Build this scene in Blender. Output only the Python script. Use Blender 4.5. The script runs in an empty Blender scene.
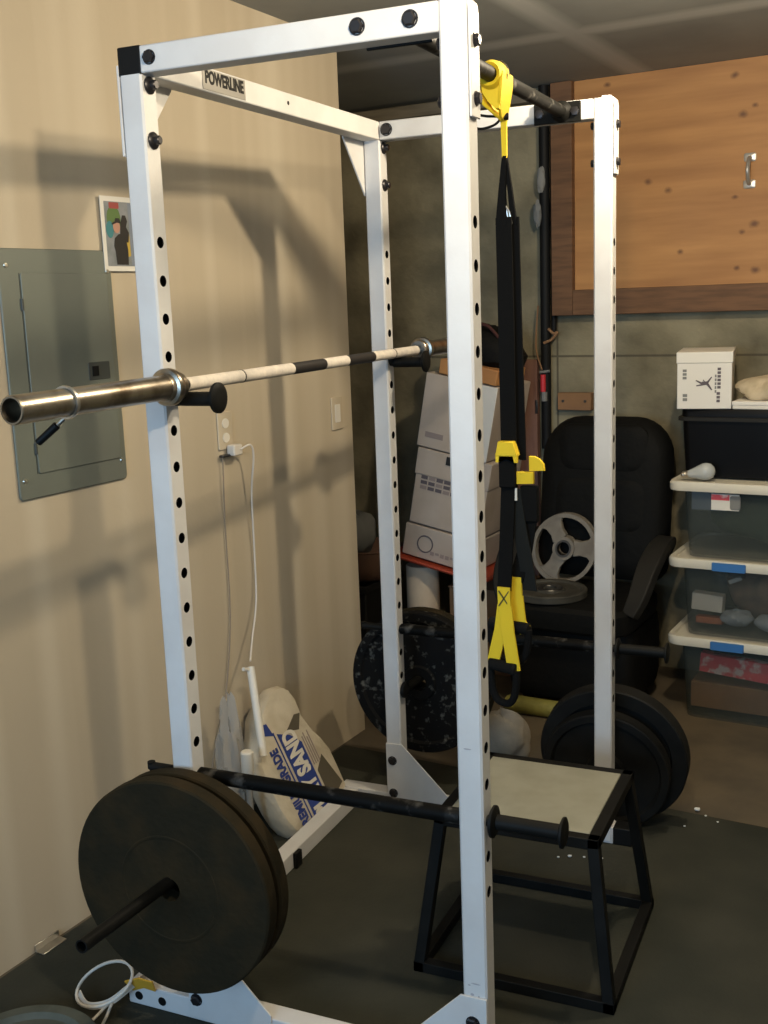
import bpy, bmesh, math, random
from mathutils import Vector, Matrix, Euler
from math import pi, sin, cos, radians
random.seed(7)
SC = bpy.context.scene
COL = SC.collection
W, L, H = 0.6695, 1.1437, 0.0254          # rack post spacing and half tube size
F = -0.012                                 # top of the mat (floor level of the rack)
FC = -0.016                                # bare concrete
TH = radians(6.2)                          # the rack stands turned a little against the room
UX = Vector((cos(TH), -sin(TH), 0)); VX = Vector((sin(TH), cos(TH), 0)); O0 = Vector((-.385, 1.68, 0))
def RM(u, v, z=0): return O0 + UX*u + VX*v + Vector((0, 0, z))
RZ = -TH

# ------------------------------------------------------------------ materials
def mat(name, col, rough=.6, metal=0, col2=None, scale=20, detail=4, stretch=(1, 1, 1), lo=.4, hi=.65,
        bump=0, bscale=None, alpha=1, spec=.5, coat=0, emit=None):
    m = bpy.data.materials.new(name); m.use_nodes = True
    nt = m.node_tree; N = nt.nodes; Lk = nt.links; b = N['Principled BSDF']
    b.inputs['Base Color'].default_value = (*col, 1); b.inputs['Roughness'].default_value = rough
    b.inputs['Metallic'].default_value = metal; b.inputs['Alpha'].default_value = alpha
    b.inputs['Specular IOR Level'].default_value = spec
    if coat: b.inputs['Coat Weight'].default_value = coat
    if col2 or bump:
        tc = N.new('ShaderNodeTexCoord'); mp = N.new('ShaderNodeMapping'); mp.inputs['Scale'].default_value = stretch
        Lk.new(tc.outputs['Object'], mp.inputs['Vector'])
    if col2:
        nz = N.new('ShaderNodeTexNoise'); nz.inputs['Scale'].default_value = scale; nz.inputs['Detail'].default_value = detail
        Lk.new(mp.outputs[0], nz.inputs['Vector'])
        cr = N.new('ShaderNodeValToRGB'); cr.color_ramp.elements[0].position = lo; cr.color_ramp.elements[1].position = hi
        cr.color_ramp.elements[0].color = (*col, 1); cr.color_ramp.elements[1].color = (*col2, 1)
        Lk.new(nz.outputs[0], cr.inputs[0]); Lk.new(cr.outputs[0], b.inputs['Base Color'])
    if bump:
        n2 = N.new('ShaderNodeTexNoise'); n2.inputs['Scale'].default_value = bscale or scale*3; n2.inputs['Detail'].default_value = 3
        Lk.new(mp.outputs[0], n2.inputs['Vector'])
        bp = N.new('ShaderNodeBump'); bp.inputs['Strength'].default_value = bump; bp.inputs['Distance'].default_value = .01
        Lk.new(n2.outputs[0], bp.inputs['Height']); Lk.new(bp.outputs[0], b.inputs['Normal'])
    return m
M = {}
M['white'] = mat('white_paint', (.60, .60, .60), .5, col2=(.56, .55, .545), scale=9, bump=.03, bscale=150)
M['holeshade'] = mat('hole_shade_black', (.008, .008, .008), .8, 0, spec=.1)  # near black standing for the shade inside the drilled posts
M['scuff'] = mat('scuff', (.35, .34, .36), .7)
M['black'] = mat('black_plastic', (.006, .006, .006), .55, spec=.15)
M['bolt'] = mat('black_bolt', (.03, .028, .03), .35, .6)
M['bpaint'] = mat('black_paint_worn', (.007, .007, .0065), .55, 0, spec=.15, col2=(.16, .15, .135), scale=24, lo=.58, hi=.76)
M['bsteel'] = mat('black_steel', (.005, .005, .0045), .55, 0, spec=.12, col2=(.008, .008, .0075), scale=12)
M['chrome'] = mat('worn_chrome', (.40, .36, .30), .30, 1, col2=(.17, .135, .10), scale=16, stretch=(1, 1, 1), lo=.45, hi=.70)
M['dkmetal'] = mat('dark_metal', (.10, .095, .09), .35, .9)
M['tapew'] = mat('white_tape', (.72, .66, .58), .7, col2=(.6, .55, .5), scale=40, bump=.1)
M['tapeb'] = mat('black_tape', (.014, .012, .012), .6)
M['iron'] = mat('rusty_iron', (.017, .014, .0075), .8, .0, spec=.12, col2=(.032, .021, .009), scale=9, lo=.42, hi=.68, bump=.2, bscale=60)
M['ironchip'] = mat('chipped_iron', (.006, .006, .006), .75, 0, spec=.1, col2=(.10, .10, .09), scale=42, lo=.58, hi=.74)
M['rubber'] = mat('rubber_plate', (.006, .006, .0055), .65, spec=.2, col2=(.011, .011, .010), scale=10)
M['steelgrey'] = mat('grey_cast_plate', (.20, .18, .15), .55, 0, spec=.3, col2=(.15, .13, .105), scale=14)
M['platelt'] = mat('pale_plate', (.10, .105, .085), .65, spec=.2, col2=(.07, .075, .06), scale=14)
M['panel'] = mat('grey_panel_enamel', (.165, .18, .15), .42, .1, col2=(.15, .16, .135), scale=5)
M['paneldk'] = mat('panel_latch', (.05, .055, .05), .4)
M['screw'] = mat('screw', (.6, .58, .5), .3, .9)
M['plastw'] = mat('white_plastic', (.68, .64, .56), .5)
M['dullplate'] = mat('dull_plate', (.055, .052, .042), .6, spec=.3, col2=(.035, .033, .027), scale=14)
M['cordshade'] = mat('tan_cord_shadow', (.27, .21, .15), .6)  # brown tone imitating a cord's shadow on the wall
M['cord'] = mat('white_cord', (.62, .57, .5), .5)
M['yellow'] = mat('yellow_webbing', (.75, .53, .015), .75, bump=.1, bscale=300)
M['stitch'] = mat('dark_stitching', (.06, .05, .02), .8)
M['web'] = mat('black_webbing', (.006, .006, .006), .9, spec=.1, bump=.1, bscale=300)
M['webgrey'] = mat('dark_grey_webbing', (.016, .017, .016), .9, spec=.1, bump=.1, bscale=300)
M['foam'] = mat('black_foam', (.008, .008, .008), .9, spec=.1, bump=.2, bscale=120)
M['boxtop'] = mat('step_board', (.25, .245, .195), .65, col2=(.21, .205, .16), scale=10, bump=.05)
M['carton'] = mat('white_carton', (.50, .42, .35), .8, col2=(.44, .36, .29), scale=6)
M['cartonb'] = mat('brown_carton', (.28, .15, .07), .85, col2=(.22, .12, .06), scale=6)
M['cartono'] = mat('orange_carton', (.50, .24, .08), .8, col2=(.44, .2, .07), scale=8)
M['print'] = mat('grey_print', (.12, .10, .11), .8)
M['printf'] = mat('faded_print', (.30, .24, .22), .8)
M['red'] = mat('red_enamel', (.42, .06, .025), .5)
M['terra'] = mat('brown_tub_plastic', (.16, .085, .055), .6)
M['roll'] = mat('cream_roll', (.66, .54, .40), .8, col2=(.6, .48, .36), scale=8)
M['leather'] = mat('black_leather', (.0045, .0045, .004), .7, bump=.25, bscale=40, spec=.15)
M['armrest'] = mat('grey_black_plastic', (.018, .017, .015), .6, spec=.2)
M['tote'] = mat('black_tote', (.003, .003, .0035), .4, spec=.15)
M['lid'] = mat('white_lid', (.62, .58, .48), .5)
M['bin'] = mat('clear_bin', (.10, .115, .105), .3, alpha=.26, spec=.3)
M['blue'] = mat('blue_latch', (.04, .16, .42), .45)
M['boxw'] = mat('white_shoebox', (.72, .69, .63), .7)
M['boxlid'] = mat('white_shoebox_lid', (.74, .71, .64), .7)
M['ragc'] = mat('beige_cloth', (.58, .48, .33), .95, col2=(.42, .34, .22), scale=14, bump=.6, bscale=30)
M['paper'] = mat('white_paper', (.7, .67, .6), .8)
M['bulb'] = mat('frosted_glass', (.55, .57, .56), .15, alpha=.75)
M['brass'] = mat('lamp_screw_base', (.55, .5, .42), .35, .9)
M['bagw'] = mat('white_poly_bag', (.56, .50, .39), .6, col2=(.44, .38, .28), scale=9, bump=.9, bscale=16)
M['bagblue'] = mat('blue_print', (.022, .045, .22), .6)
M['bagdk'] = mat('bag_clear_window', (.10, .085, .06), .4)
M['bagwhite'] = mat('white_print', (.66, .62, .54), .6)
M['clear'] = mat('crumpled_clear_plastic', (.5, .46, .4), .25, alpha=.45)
M['rag'] = mat('white_bag_plastic', (.33, .29, .23), .8, col2=(.25, .22, .17), scale=9, bump=.6, bscale=25)
M['green'] = mat('yellow_green_tarp', (.24, .22, .05), .6, col2=(.15, .14, .03), scale=12, bump=.3)
M['yelltag'] = mat('yellow_tag', (.6, .33, .03), .6)
M['tagred'] = mat('red_tag', (.6, .03, .04), .5)
M['lumber'] = mat('dark_lumber', (.17, .085, .04), .75, col2=(.115, .058, .028), scale=6, stretch=(1, 1, 9))
M['lumberh'] = mat('dark_lumber_sill', (.17, .085, .04), .75, col2=(.115, .058, .028), scale=6, stretch=(1, 9, 9))
M['greywood'] = mat('grey_timber', (.22, .185, .13), .85, col2=(.16, .135, .095), scale=6, stretch=(1, 8, 8))
M['woodpost'] = mat('red_brown_wood', (.20, .10, .07), .8, col2=(.15, .07, .05), scale=8, stretch=(5, 5, 1))
M['pipe'] = mat('black_pipe', (.008, .008, .008), .6, spec=.2)
M['mesh_grey'] = mat('grey_strap', (.2, .2, .19), .7)
M['foamspeck'] = mat('foam_crumb', (.7, .7, .66), .8)
M['handle'] = mat('nickel_handle', (.5, .47, .42), .4, .7)
M['brushed'] = mat('bright_metal', (.6, .58, .54), .3, 1)
M['contred'] = mat('pink_red_print', (.72, .09, .11), .6, col2=(.8, .62, .58), scale=22, lo=.5, hi=.6)
M['conttan'] = mat('brown_leather_item', (.27, .17, .12), .8, col2=(.12, .08, .06), scale=9)
M['contblue'] = mat('pale_blue_plastic', (.28, .32, .36), .4)
M['contgreen'] = mat('dark_green_cloth', (.05, .075, .05), .9)
M['contorange'] = mat('orange_item', (.4, .13, .06), .7)
M['photodark'] = mat('print_dark', (.02, .018, .016), .4)
M['photobg'] = mat('print_grey', (.25, .26, .27), .35, col2=(.18, .2, .2), scale=30)
M['photoskin'] = mat('print_skin', (.45, .24, .17), .4)
M['phototeal'] = mat('print_teal', (.05, .2, .22), .4)
M['photogreen'] = mat('print_green', (.1, .17, .05), .4)
M['photored'] = mat('print_red', (.3, .06, .05), .4)
M['photoyel'] = mat('print_yellow', (.5, .35, .06), .4)
M['photoblue'] = mat('print_slate', (.2, .23, .28), .4)
M['plate_name'] = mat('nameplate_silver', (.24, .23, .21), .45, .2)

def wallmat():
    m = mat('tan_painted_drywall', (.47, .395, .285), .8, spec=.3, col2=(.50, .42, .305), scale=1.1, bump=.05, bscale=60)
    nt = m.node_tree; N = nt.nodes; Lk = nt.links; b = N['Principled BSDF']
    src = b.inputs['Base Color'].links[0].from_socket
    tc = N.new('ShaderNodeTexCoord'); mp = N.new('ShaderNodeMapping'); mp.inputs['Scale'].default_value = (1, 7, .15)
    Lk.new(tc.outputs['Object'], mp.inputs[0])
    nz = N.new('ShaderNodeTexNoise'); nz.inputs['Scale'].default_value = 1.3; nz.inputs['Detail'].default_value = 1
    Lk.new(mp.outputs[0], nz.inputs['Vector'])
    cr = N.new('ShaderNodeValToRGB'); cr.color_ramp.elements[0].position = .45; cr.color_ramp.elements[1].position = .75
    cr.color_ramp.elements[0].color = (0, 0, 0, 1); cr.color_ramp.elements[1].color = (1, 1, 1, 1); Lk.new(nz.outputs[0], cr.inputs[0])
    mx = N.new('ShaderNodeMix'); mx.data_type = 'RGBA'; Lk.new(cr.outputs[0], mx.inputs['Factor'])
    Lk.new(src, mx.inputs['A']); mx.inputs['B'].default_value = (.56, .485, .365, 1)     # filler-coat streaks
    Lk.new(mx.outputs['Result'], b.inputs['Base Color'])
    return m
M['wall'] = wallmat()

def line_mask(N, Lk, sock, pos, half, soft=.4):
    s = N.new('ShaderNodeMath'); s.operation = 'SUBTRACT'; Lk.new(sock, s.inputs[0]); s.inputs[1].default_value = pos
    a = N.new('ShaderNodeMath'); a.operation = 'ABSOLUTE'; Lk.new(s.outputs[0], a.inputs[0])
    r = N.new('ShaderNodeMapRange'); Lk.new(a.outputs[0], r.inputs['Value'])
    r.inputs['From Min'].default_value = half*(1-soft); r.inputs['From Max'].default_value = half
    r.inputs['To Min'].default_value = 1; r.inputs['To Max'].default_value = 0
    return r.outputs[0]
def add_lines(m, lines, col, fac):
    nt = m.node_tree; N = nt.nodes; Lk = nt.links; b = N['Principled BSDF']
    src = b.inputs['Base Color'].links[0].from_socket
    tc = N.new('ShaderNodeTexCoord'); sx = N.new('ShaderNodeSeparateXYZ'); Lk.new(tc.outputs['Object'], sx.inputs[0])
    tot = None
    for ax, pos, half, soft in lines:
        o = line_mask(N, Lk, sx.outputs[ax], pos, half, soft)
        if tot is None: tot = o
        else:
            mm = N.new('ShaderNodeMath'); mm.operation = 'MAXIMUM'; Lk.new(tot, mm.inputs[0]); Lk.new(o, mm.inputs[1]); tot = mm.outputs[0]
    k = N.new('ShaderNodeMath'); k.operation = 'MULTIPLY'; Lk.new(tot, k.inputs[0]); k.inputs[1].default_value = fac
    mx = N.new('ShaderNodeMix'); mx.data_type = 'RGBA'; Lk.new(k.outputs[0], mx.inputs['Factor']); Lk.new(src, mx.inputs['A'])
    mx.inputs['B'].default_value = (*col, 1); Lk.new(mx.outputs['Result'], b.inputs['Base Color'])
M['ceil'] = mat('grey_drywall_ceiling', (.31, .315, .295), .85, col2=(.25, .255, .24), scale=2.2)
add_lines(M['ceil'], [(0, .70, .075, .7), (1, .42, .08, .7), (1, -.8, .08, .7)], (.56, .56, .53), .75)
M['concrete'] = mat('concrete_wall', (.29, .255, .165), .9, col2=(.13, .112, .07), scale=4.0, detail=9, lo=.36, hi=.70, bump=.5, bscale=30)
add_lines(M['concrete'], [(2, 1.33, .006, .5), (0, .34, .006, .5)], (.06, .05, .035), .75)
M['floor'] = mat('concrete_floor', (.115, .088, .055), .8, col2=(.075, .06, .04), scale=5, detail=8, bump=.15)
M['mat'] = mat('rubber_mat', (.026, .028, .021), .85, spec=.2, col2=(.046, .045, .034), scale=3.2, detail=9, lo=.35, hi=.7, bump=.15, bscale=120)
KNOTS = [(1.079,2.392),(1.156,2.274),(1.112,2.246),(0.574,2.417),(0.745,2.026),(1.089,1.941),(1.164,1.835),(1.119,1.807),(0.826,1.988),(1.103,1.671),(1.172,1.660),(0.878,1.744),]
def plymat():
    m = mat('plywood', (.50, .25, .085), .65, col2=(.33, .15, .05), scale=3.2, detail=7, stretch=(.5, 1, 5), lo=.32, hi=.72)
    nt = m.node_tree; N = nt.nodes; Lk = nt.links; b = N['Principled BSDF']
    src = b.inputs['Base Color'].links[0].from_socket
    tc = N.new('ShaderNodeTexCoord'); tot = None
    nz = N.new('ShaderNodeTexNoise'); nz.inputs['Scale'].default_value = 45; Lk.new(tc.outputs['Object'], nz.inputs['Vector'])
    for i, (ku, kz) in enumerate(KNOTS):
        mp = N.new('ShaderNodeMapping'); mp.inputs['Location'].default_value = (-ku*.75, 0, -kz); mp.inputs['Scale'].default_value = (.75, 0, 1); Lk.new(tc.outputs['Object'], mp.inputs[0])
        ln = N.new('ShaderNodeVectorMath'); ln.operation = 'LENGTH'; Lk.new(mp.outputs[0], ln.inputs[0])
        ad = N.new('ShaderNodeMath'); ad.operation = 'MULTIPLY_ADD'; Lk.new(nz.outputs[0], ad.inputs[0]); ad.inputs[1].default_value = .012; Lk.new(ln.outputs['Value'], ad.inputs[2])
        r = N.new('ShaderNodeMapRange'); Lk.new(ad.outputs[0], r.inputs['Value']); sz = (.012, .009, .014, .010)[i % 4]
        r.inputs['From Min'].default_value = sz*.25+.006; r.inputs['From Max'].default_value = sz*1.2+.007; r.inputs['To Min'].default_value = .8; r.inputs['To Max'].default_value = 0
        if tot is None: tot = r.outputs[0]
        else:
            mm = N.new('ShaderNodeMath'); mm.operation = 'MAXIMUM'; Lk.new(tot, mm.inputs[0]); Lk.new(r.outputs[0], mm.inputs[1]); tot = mm.outputs[0]
    mx = N.new('ShaderNodeMix'); mx.data_type = 'RGBA'; Lk.new(tot, mx.inputs['Factor']); Lk.new(src, mx.inputs['A']); mx.inputs['B'].default_value = (.10, .04, .02, 1)
    Lk.new(mx.outputs['Result'], b.inputs['Base Color'])
    return m
M['ply'] = plymat()

# ------------------------------------------------------------------ mesh helpers
def BM(): return bmesh.new()
def box(bm, x0, x1, y0, y1, z0, z1, mtx=None):
    v = [bm.verts.new((x, y, z)) for z in (z0, z1) for y in (y0, y1) for x in (x0, x1)]
    for f in ((0, 2, 3, 1), (4, 5, 7, 6), (0, 1, 5, 4), (2, 6, 7, 3), (0, 4, 6, 2), (1, 3, 7, 5)): bm.faces.new([v[i] for i in f])
    if mtx is not None:
        for q in v: q.co = mtx @ q.co
    return v
def frame_of(d):
    d = d.normalized(); a = Vector((0, 0, 1)) if abs(d.z) < .95 else Vector((1, 0, 0))
    x = a.cross(d).normalized(); return x, d.cross(x)
def cyl(bm, p0, p1, r0, r1=None, seg=20, caps=True):
    p0 = Vector(p0); p1 = Vector(p1); r1 = r0 if r1 is None else r1
    x, y = frame_of(p1-p0); rings = []
    for p, r in ((p0, r0), (p1, r1)): rings.append([bm.verts.new(p + (x*cos(2*pi*i/seg) + y*sin(2*pi*i/seg))*r) for i in range(seg)])
    for i in range(seg): bm.faces.new((rings[0][i], rings[0][(i+1) % seg], rings[1][(i+1) % seg], rings[1][i]))
    if caps: bm.faces.new(rings[0][::-1]); bm.faces.new(rings[1])
def lathe(bm, prof, p=(0, 0, 0), d=(0, 0, 1), seg=48):
    """prof: list of (r, t) along axis d from p; closed loops when first == last; r 0 ends make poles"""
    p = Vector(p); d = Vector(d).normalized(); x, y = frame_of(d); rings = []
    for r, t in prof:
        if r < 1e-6: rings.append([bm.verts.new(p + d*t)])
        else: rings.append([bm.verts.new(p + d*t + (x*cos(2*pi*i/seg) + y*sin(2*pi*i/seg))*r) for i in range(seg)])
    for a, b in zip(rings[:-1], rings[1:]):
        for i in range(seg):
            j = (i+1) % seg
            if len(a) == 1 and len(b) == 1: continue
            if len(a) == 1: bm.faces.new((a[0], b[j], b[i]))
            elif len(b) == 1: bm.faces.new((a[i], a[j], b[0]))
            else: bm.faces.new((a[i], a[j], b[j], b[i]))
def tube(bm, pts, r, seg=10, closed=False, rs=None):
    pts = [Vector(p) for p in pts]; n = len(pts); rings = []; px = None
    for i, p in enumerate(pts):
        a = pts[i-1] if (i > 0 or closed) else p; b = pts[(i+1) % n] if (i < n-1 or closed) else p
        t = (b-a).normalized()
        if px is None: px, _ = frame_of(t)
        px = (px - t*px.dot(t)).normalized(); py = t.cross(px); rr = rs[i] if rs else r
        rings.append([bm.verts.new(p + (px*cos(2*pi*k/seg) + py*sin(2*pi*k/seg))*rr) for k in range(seg)])
    for i in range(n if closed else n-1):
        a, b = rings[i], rings[(i+1) % n]
        for k in range(seg): bm.faces.new((a[k], a[(k+1) % seg], b[(k+1) % seg], b[k]))
    if not closed: bm.faces.new(rings[0][::-1]); bm.faces.new(rings[-1])
def smooth_path(pts, n=8):
    pts = [Vector(p) for p in pts]; out = []
    P = [pts[0]] + pts + [pts[-1]]
    for i in range(1, len(P)-2):
        p0, p1, p2, p3 = P[i-1:i+3]
        for k in range(n):
            t = k/n
            out.append(.5*((2*p1) + (p2-p0)*t + (2*p0-5*p1+4*p2-p3)*t*t + (3*p1-p0-3*p2+p3)*t**3))
    out.append(pts[-1]); return out
def ribbon(bm, pts, side, w, t, ws=None):
    """flat strap along pts; side = width direction (vector or list), thickness t"""
    pts = [Vector(p) for p in pts]; rings = []
    for i, p in enumerate(pts):
        a = pts[max(i-1, 0)]; b = pts[min(i+1, len(pts)-1)]; tg = (b-a).normalized()
        s = Vector(side[i] if isinstance(side, list) else side); s = (s - tg*s.dot(tg)).normalized(); nrm = tg.cross(s)
        ww = (ws[i] if ws else w)/2
        rings.append([bm.verts.new(p + s*sx*ww + nrm*sn*t/2) for sx, sn in ((-1, -1), (1, -1), (1, 1), (-1, 1))])
    for a, b in zip(rings[:-1], rings[1:]):
        for k in range(4): bm.faces.new((a[k], a[(k+1) % 4], b[(k+1) % 4], b[k]))
    bm.faces.new(rings[0][::-1]); bm.faces.new(rings[-1])
def prism(bm, poly, mp):
    """poly: 2-D outline; mp(x, y, k) -> 3-D point for k = 0 (back) and 1 (front)"""
    a = [bm.verts.new(mp(x, y, 0)) for x, y in poly]; b = [bm.verts.new(mp(x, y, 1)) for x, y in poly]; n = len(poly)
    for i in range(n): bm.faces.new((a[i], a[(i+1) % n], b[(i+1) % n], b[i]))
    bm.faces.new(a[::-1]); bm.faces.new(b)
def puff(bm, outline, layers, mp, jitter=0):
    """cushion shape: layers = [(scale, depth)...] through the thickness, mp(x, y, depth) -> point"""
    n = len(outline); cx = sum(p[0] for p in outline)/n; cy = sum(p[1] for p in outline)/n; rings = []
    for s, d in layers:
        rings.append([bm.verts.new(mp(cx+(x-cx)*s, cy+(y-cy)*s, d + jitter*random.uniform(-1, 1))) for x, y in outline])
    for a, b in zip(rings[:-1], rings[1:]):
        for i in range(n): bm.faces.new((a[i], a[(i+1) % n], b[(i+1) % n], b[i]))
    for r, d, rev in ((rings[0], layers[0][1], True), (rings[-1], layers[-1][1], False)):
        c = bm.verts.new(mp(cx, cy, d))
        for i in range(n):
            q = (r[i], r[(i+1) % n], c); bm.faces.new(q[::-1] if rev else q)
def rrect(x0, x1, y0, y1, r, n=6):
    out = []
    for cx, cy, a0 in ((x1-r, y1-r, 0), (x0+r, y1-r, 90), (x0+r, y0+r, 180), (x1-r, y0+r, 270)):
        for k in range(n+1):
            a = radians(a0 + 90*k/n); out.append((cx+r*cos(a), cy+r*sin(a)))
    return out
def blob(bm, c, rx, ry, rz, n1=24, n2=14, lump=.12, seed=0, flat=0):
    rnd = random.Random(seed); ph = [(rnd.uniform(0, 6.28), rnd.randint(2, 5), rnd.uniform(.3, 1)) for _ in range(6)]
    rings = []
    for j in range(n2+1):
        t = pi*j/n2; ring = []
        for i in range(n1):
            a = 2*pi*i/n1; k = 1 + lump*sum(w*sin(f*a+p)*sin(t*(f-1)+p) for p, f, w in ph)/3
            z = cos(t)*rz*k
            if z < -rz*flat and flat: z = -rz*flat
            ring.append(bm.verts.new((c[0]+sin(t)*cos(a)*rx*k, c[1]+sin(t)*sin(a)*ry*k, c[2]+z)))
        rings.append(ring)
    for a, b in zip(rings[:-1], rings[1:]):
        for i in range(n1): bm.faces.new((a[i], b[i], b[(i+1) % n1], a[(i+1) % n1]))
def obj(name, bm, m, parent=None, bevel=0, seg=2, smooth=35):
    bmesh.ops.remove_doubles(bm, verts=bm.verts, dist=1e-6)
    bmesh.ops.recalc_face_normals(bm, faces=bm.faces)
    me = bpy.data.meshes.new(name); bm.to_mesh(me); bm.free()
    me.materials.append(M[m] if isinstance(m, str) else m)
    if smooth:
        me.polygons.foreach_set('use_smooth', [True]*len(me.polygons)); me.set_sharp_from_angle(angle=radians(smooth))
    o = bpy.data.objects.new(name, me); COL.objects.link(o)
    if parent: o.parent = parent
    if bevel:
        b = o.modifiers.new('bevel', 'BEVEL'); b.width = bevel; b.segments = seg; b.limit_method = 'ANGLE'; b.angle_limit = radians(40)
    return o
def tag(o, label, cat, group=None):
    o['label'] = label; o['category'] = cat
    if group: o['group'] = group
    return o
def thing(name, label, cat, loc=(0, 0, 0), rz=0, group=None, rot=None):
    o = bpy.data.objects.new(name, None); COL.objects.link(o); o.location = loc
    o.rotation_euler = rot if rot is not None else (0, 0, rz); o.empty_display_size = .1
    return tag(o, label, cat, group)
def struct(name, bm, m, loc=(0, 0, 0), rz=0, parent=None, bevel=0):
    o = obj(name, bm, m, parent, bevel); o.location = loc; o.rotation_euler = (0, 0, rz)
    if not parent: o['kind'] = 'structure'
    return o
def dup(root, label=None, loc=None, rot=None, group=None):
    r = root.copy(); COL.objects.link(r)
    if label: r['label'] = label
    if group: r['group'] = group
    if loc is not None: r.location = loc
    if rot is not None: r.rotation_euler = rot
    for ch in list(root.children):
        c = ch.copy(); COL.objects.link(c); c.parent = r; c.matrix_parent_inverse = ch.matrix_parent_inverse.copy()
        for g in list(ch.children):
            d = g.copy(); COL.objects.link(d); d.parent = c
    return r
def lettering(name, s, m, parent, org, xd, yd, width, height, fat=.0, depth=.0006):
    """real raised lettering fitted to width x height with its left-bottom corner at org"""
    cu = bpy.data.curves.new(name, 'FONT'); cu.body = s; cu.size = 1; cu.extrude = .02; cu.offset = fat
    t = bpy.data.objects.new(name, cu); COL.objects.link(t)
    dg = bpy.context.evaluated_depsgraph_get(); dg.update()
    me = bpy.data.meshes.new_from_object(t.evaluated_get(dg))
    COL.objects.unlink(t); bpy.data.objects.remove(t); bpy.data.curves.remove(cu)
    xs = [v.co.x for v in me.vertices]; ys = [v.co.y for v in me.vertices]
    x0, x1, y0, y1 = min(xs), max(xs), min(ys), max(ys)
    xd = Vector(xd).normalized(); yd = Vector(yd).normalized(); nd = xd.cross(yd); org = Vector(org)
    for v in me.vertices:
        v.co = org + xd*((v.co.x-x0)/(x1-x0)*width) + yd*((v.co.y-y0)/(y1-y0)*height) + nd*(v.co.z/.02*depth)
    me.materials.clear(); me.materials.append(M[m])
    o = bpy.data.objects.new(name, me); COL.objects.link(o)
    if parent: o.parent = parent
    return o

# ================================================================== THE ROOM
CEIL = 2.448
bm = BM(); box(bm, -1.6, 4.2, -6.5, 1.5, -.1, FC); struct('floor', bm, 'floor', O0, RZ)
bm = BM(); box(bm, -1.6, 4.2, -6.5, 1.5, 0, .08); o = struct('ceiling', bm, 'ceil', O0 + Vector((0, 0, CEIL+.028))); o.rotation_euler = Euler((-.0225, 0, RZ), 'XYZ')
bm = BM(); box(bm, -.115, 0, -6.5, 0.03, FC, CEIL+.2); struct('wall_left', bm, 'wall', O0, RZ)
bm = BM(); box(bm, -1.6, 4.2, 1.2, 1.4, FC, CEIL+.02); struct('wall_back', bm, 'concrete', O0, RZ)
bm = BM(); box(bm, -1.6, -1.5, -.2, 1.2, FC, CEIL+.2); struct('wall_far_left', bm, 'concrete', O0, RZ)
bm = BM(); box(bm, 4.1, 4.2, -6.5, 1.2, FC, CEIL+.2); struct('wall_right', bm, 'wall', O0, RZ)
bm = BM(); box(bm, -1.5, .26, 1.13, 1.2, 2.385, 2.435); struct('trim_1', bm, 'greywood', O0, RZ, bevel=.003)
# boarded-up window: plywood sheet in a dark lumber frame
bm = BM(); box(bm, .435, 1.95, 1.165, 1.2, 1.61, CEIL)
win = struct('window_1', bm, 'ply', O0, RZ)
bm = BM(); box(bm, .342, .435, 1.13, 1.2, 1.505, CEIL); struct('window_jamb', bm, 'lumber', parent=win, bevel=.003)
bm = BM(); box(bm, .435, 1.95, 1.13, 1.2, 1.505, 1.61); struct('window_sill', bm, 'lumberh', parent=win, bevel=.003)
bm = BM()
for z in (1.985, 2.085):
    puff(bm, rrect(1.120, 1.166, z-.016, z+.016, .008), [(1, 0), (1, .003), (.8, .005)], lambda x, y, d: (x, 1.165-d, y))
tube(bm, smooth_path([(1.143, 1.163, 2.083), (1.143, 1.145, 2.075), (1.143, 1.128, 2.035), (1.143, 1.145, 1.995), (1.143, 1.163, 1.987)]), .0085)
obj('pull_handle', bm, 'handle', win)
# rubber mat
bm = BM(); box(bm, .012, 3.9, -5.0, -.14, FC, F)
o = obj('floor_mat', bm, 'mat', None, bevel=.002); o.location = O0; o.rotation_euler = (0, 0, RZ)
tag(o, 'dark grey-green rubber floor mat under the white power rack', 'floor mat')

# ================================================================== THINGS ON THE LEFT WALL  (room frame: local x = off the wall)
def wthing(name, label, cat, v, z, group=None): return thing(name, label, cat, RM(0, v, z), RZ, group)
bp = wthing('breaker_panel', 'grey metal electrical breaker panel flush on the tan wall', 'electrical panel', -1.345, 1.45)
pw, ph = .188, .303
bm = BM(); prism(bm, rrect(-pw, pw, -ph, ph, .012), lambda x, y, k: (.001+.007*k, x, y)); obj('cover', bm, 'panel', bp, bevel=.003)
bm = BM(); prism(bm, rrect(-.125, .168, -.243, .245, .006), lambda x, y, k: (.008+.004*k, x, y)); dr = obj('door', bm, 'panel', bp, bevel=.0015)
bm = BM(); prism(bm, rrect(.072, .148, -.028, .018, .003), lambda x, y, k: (.012+.002*k, x, y)); lt = obj('latch', bm, 'paneldk', dr, bevel=.001)
bm = BM(); box(bm, .014, .017, .083, .105, -.018, .008); obj('latch_slide', bm, 'black', dr, bevel=.001)
for zz in (.17, -.18):
    bm = BM(); cyl(bm, (.0105, -.127, zz-.014), (.0105, -.127, zz+.014), .004, seg=10); obj('hinge', bm, 'paneldk', dr)
bm = BM()
for q in ((.008, -.1285, .245, -.1265, -.243), ): box(bm, .0075, .0085, q[1], q[3], q[4], q[2])
obj('door_gap', bm, 'paneldk', bp)
for sv, sz in ((-.165, .263), (.172, .25), (.17, -.25), (-.17, -.255)):
    bm = BM(); lathe(bm, [(0, .0035), (.005, .003), (.0065, 0)], (.008, sv, sz), (1, 0, 0), 12); obj('screw', bm, 'screw', bp)
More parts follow.
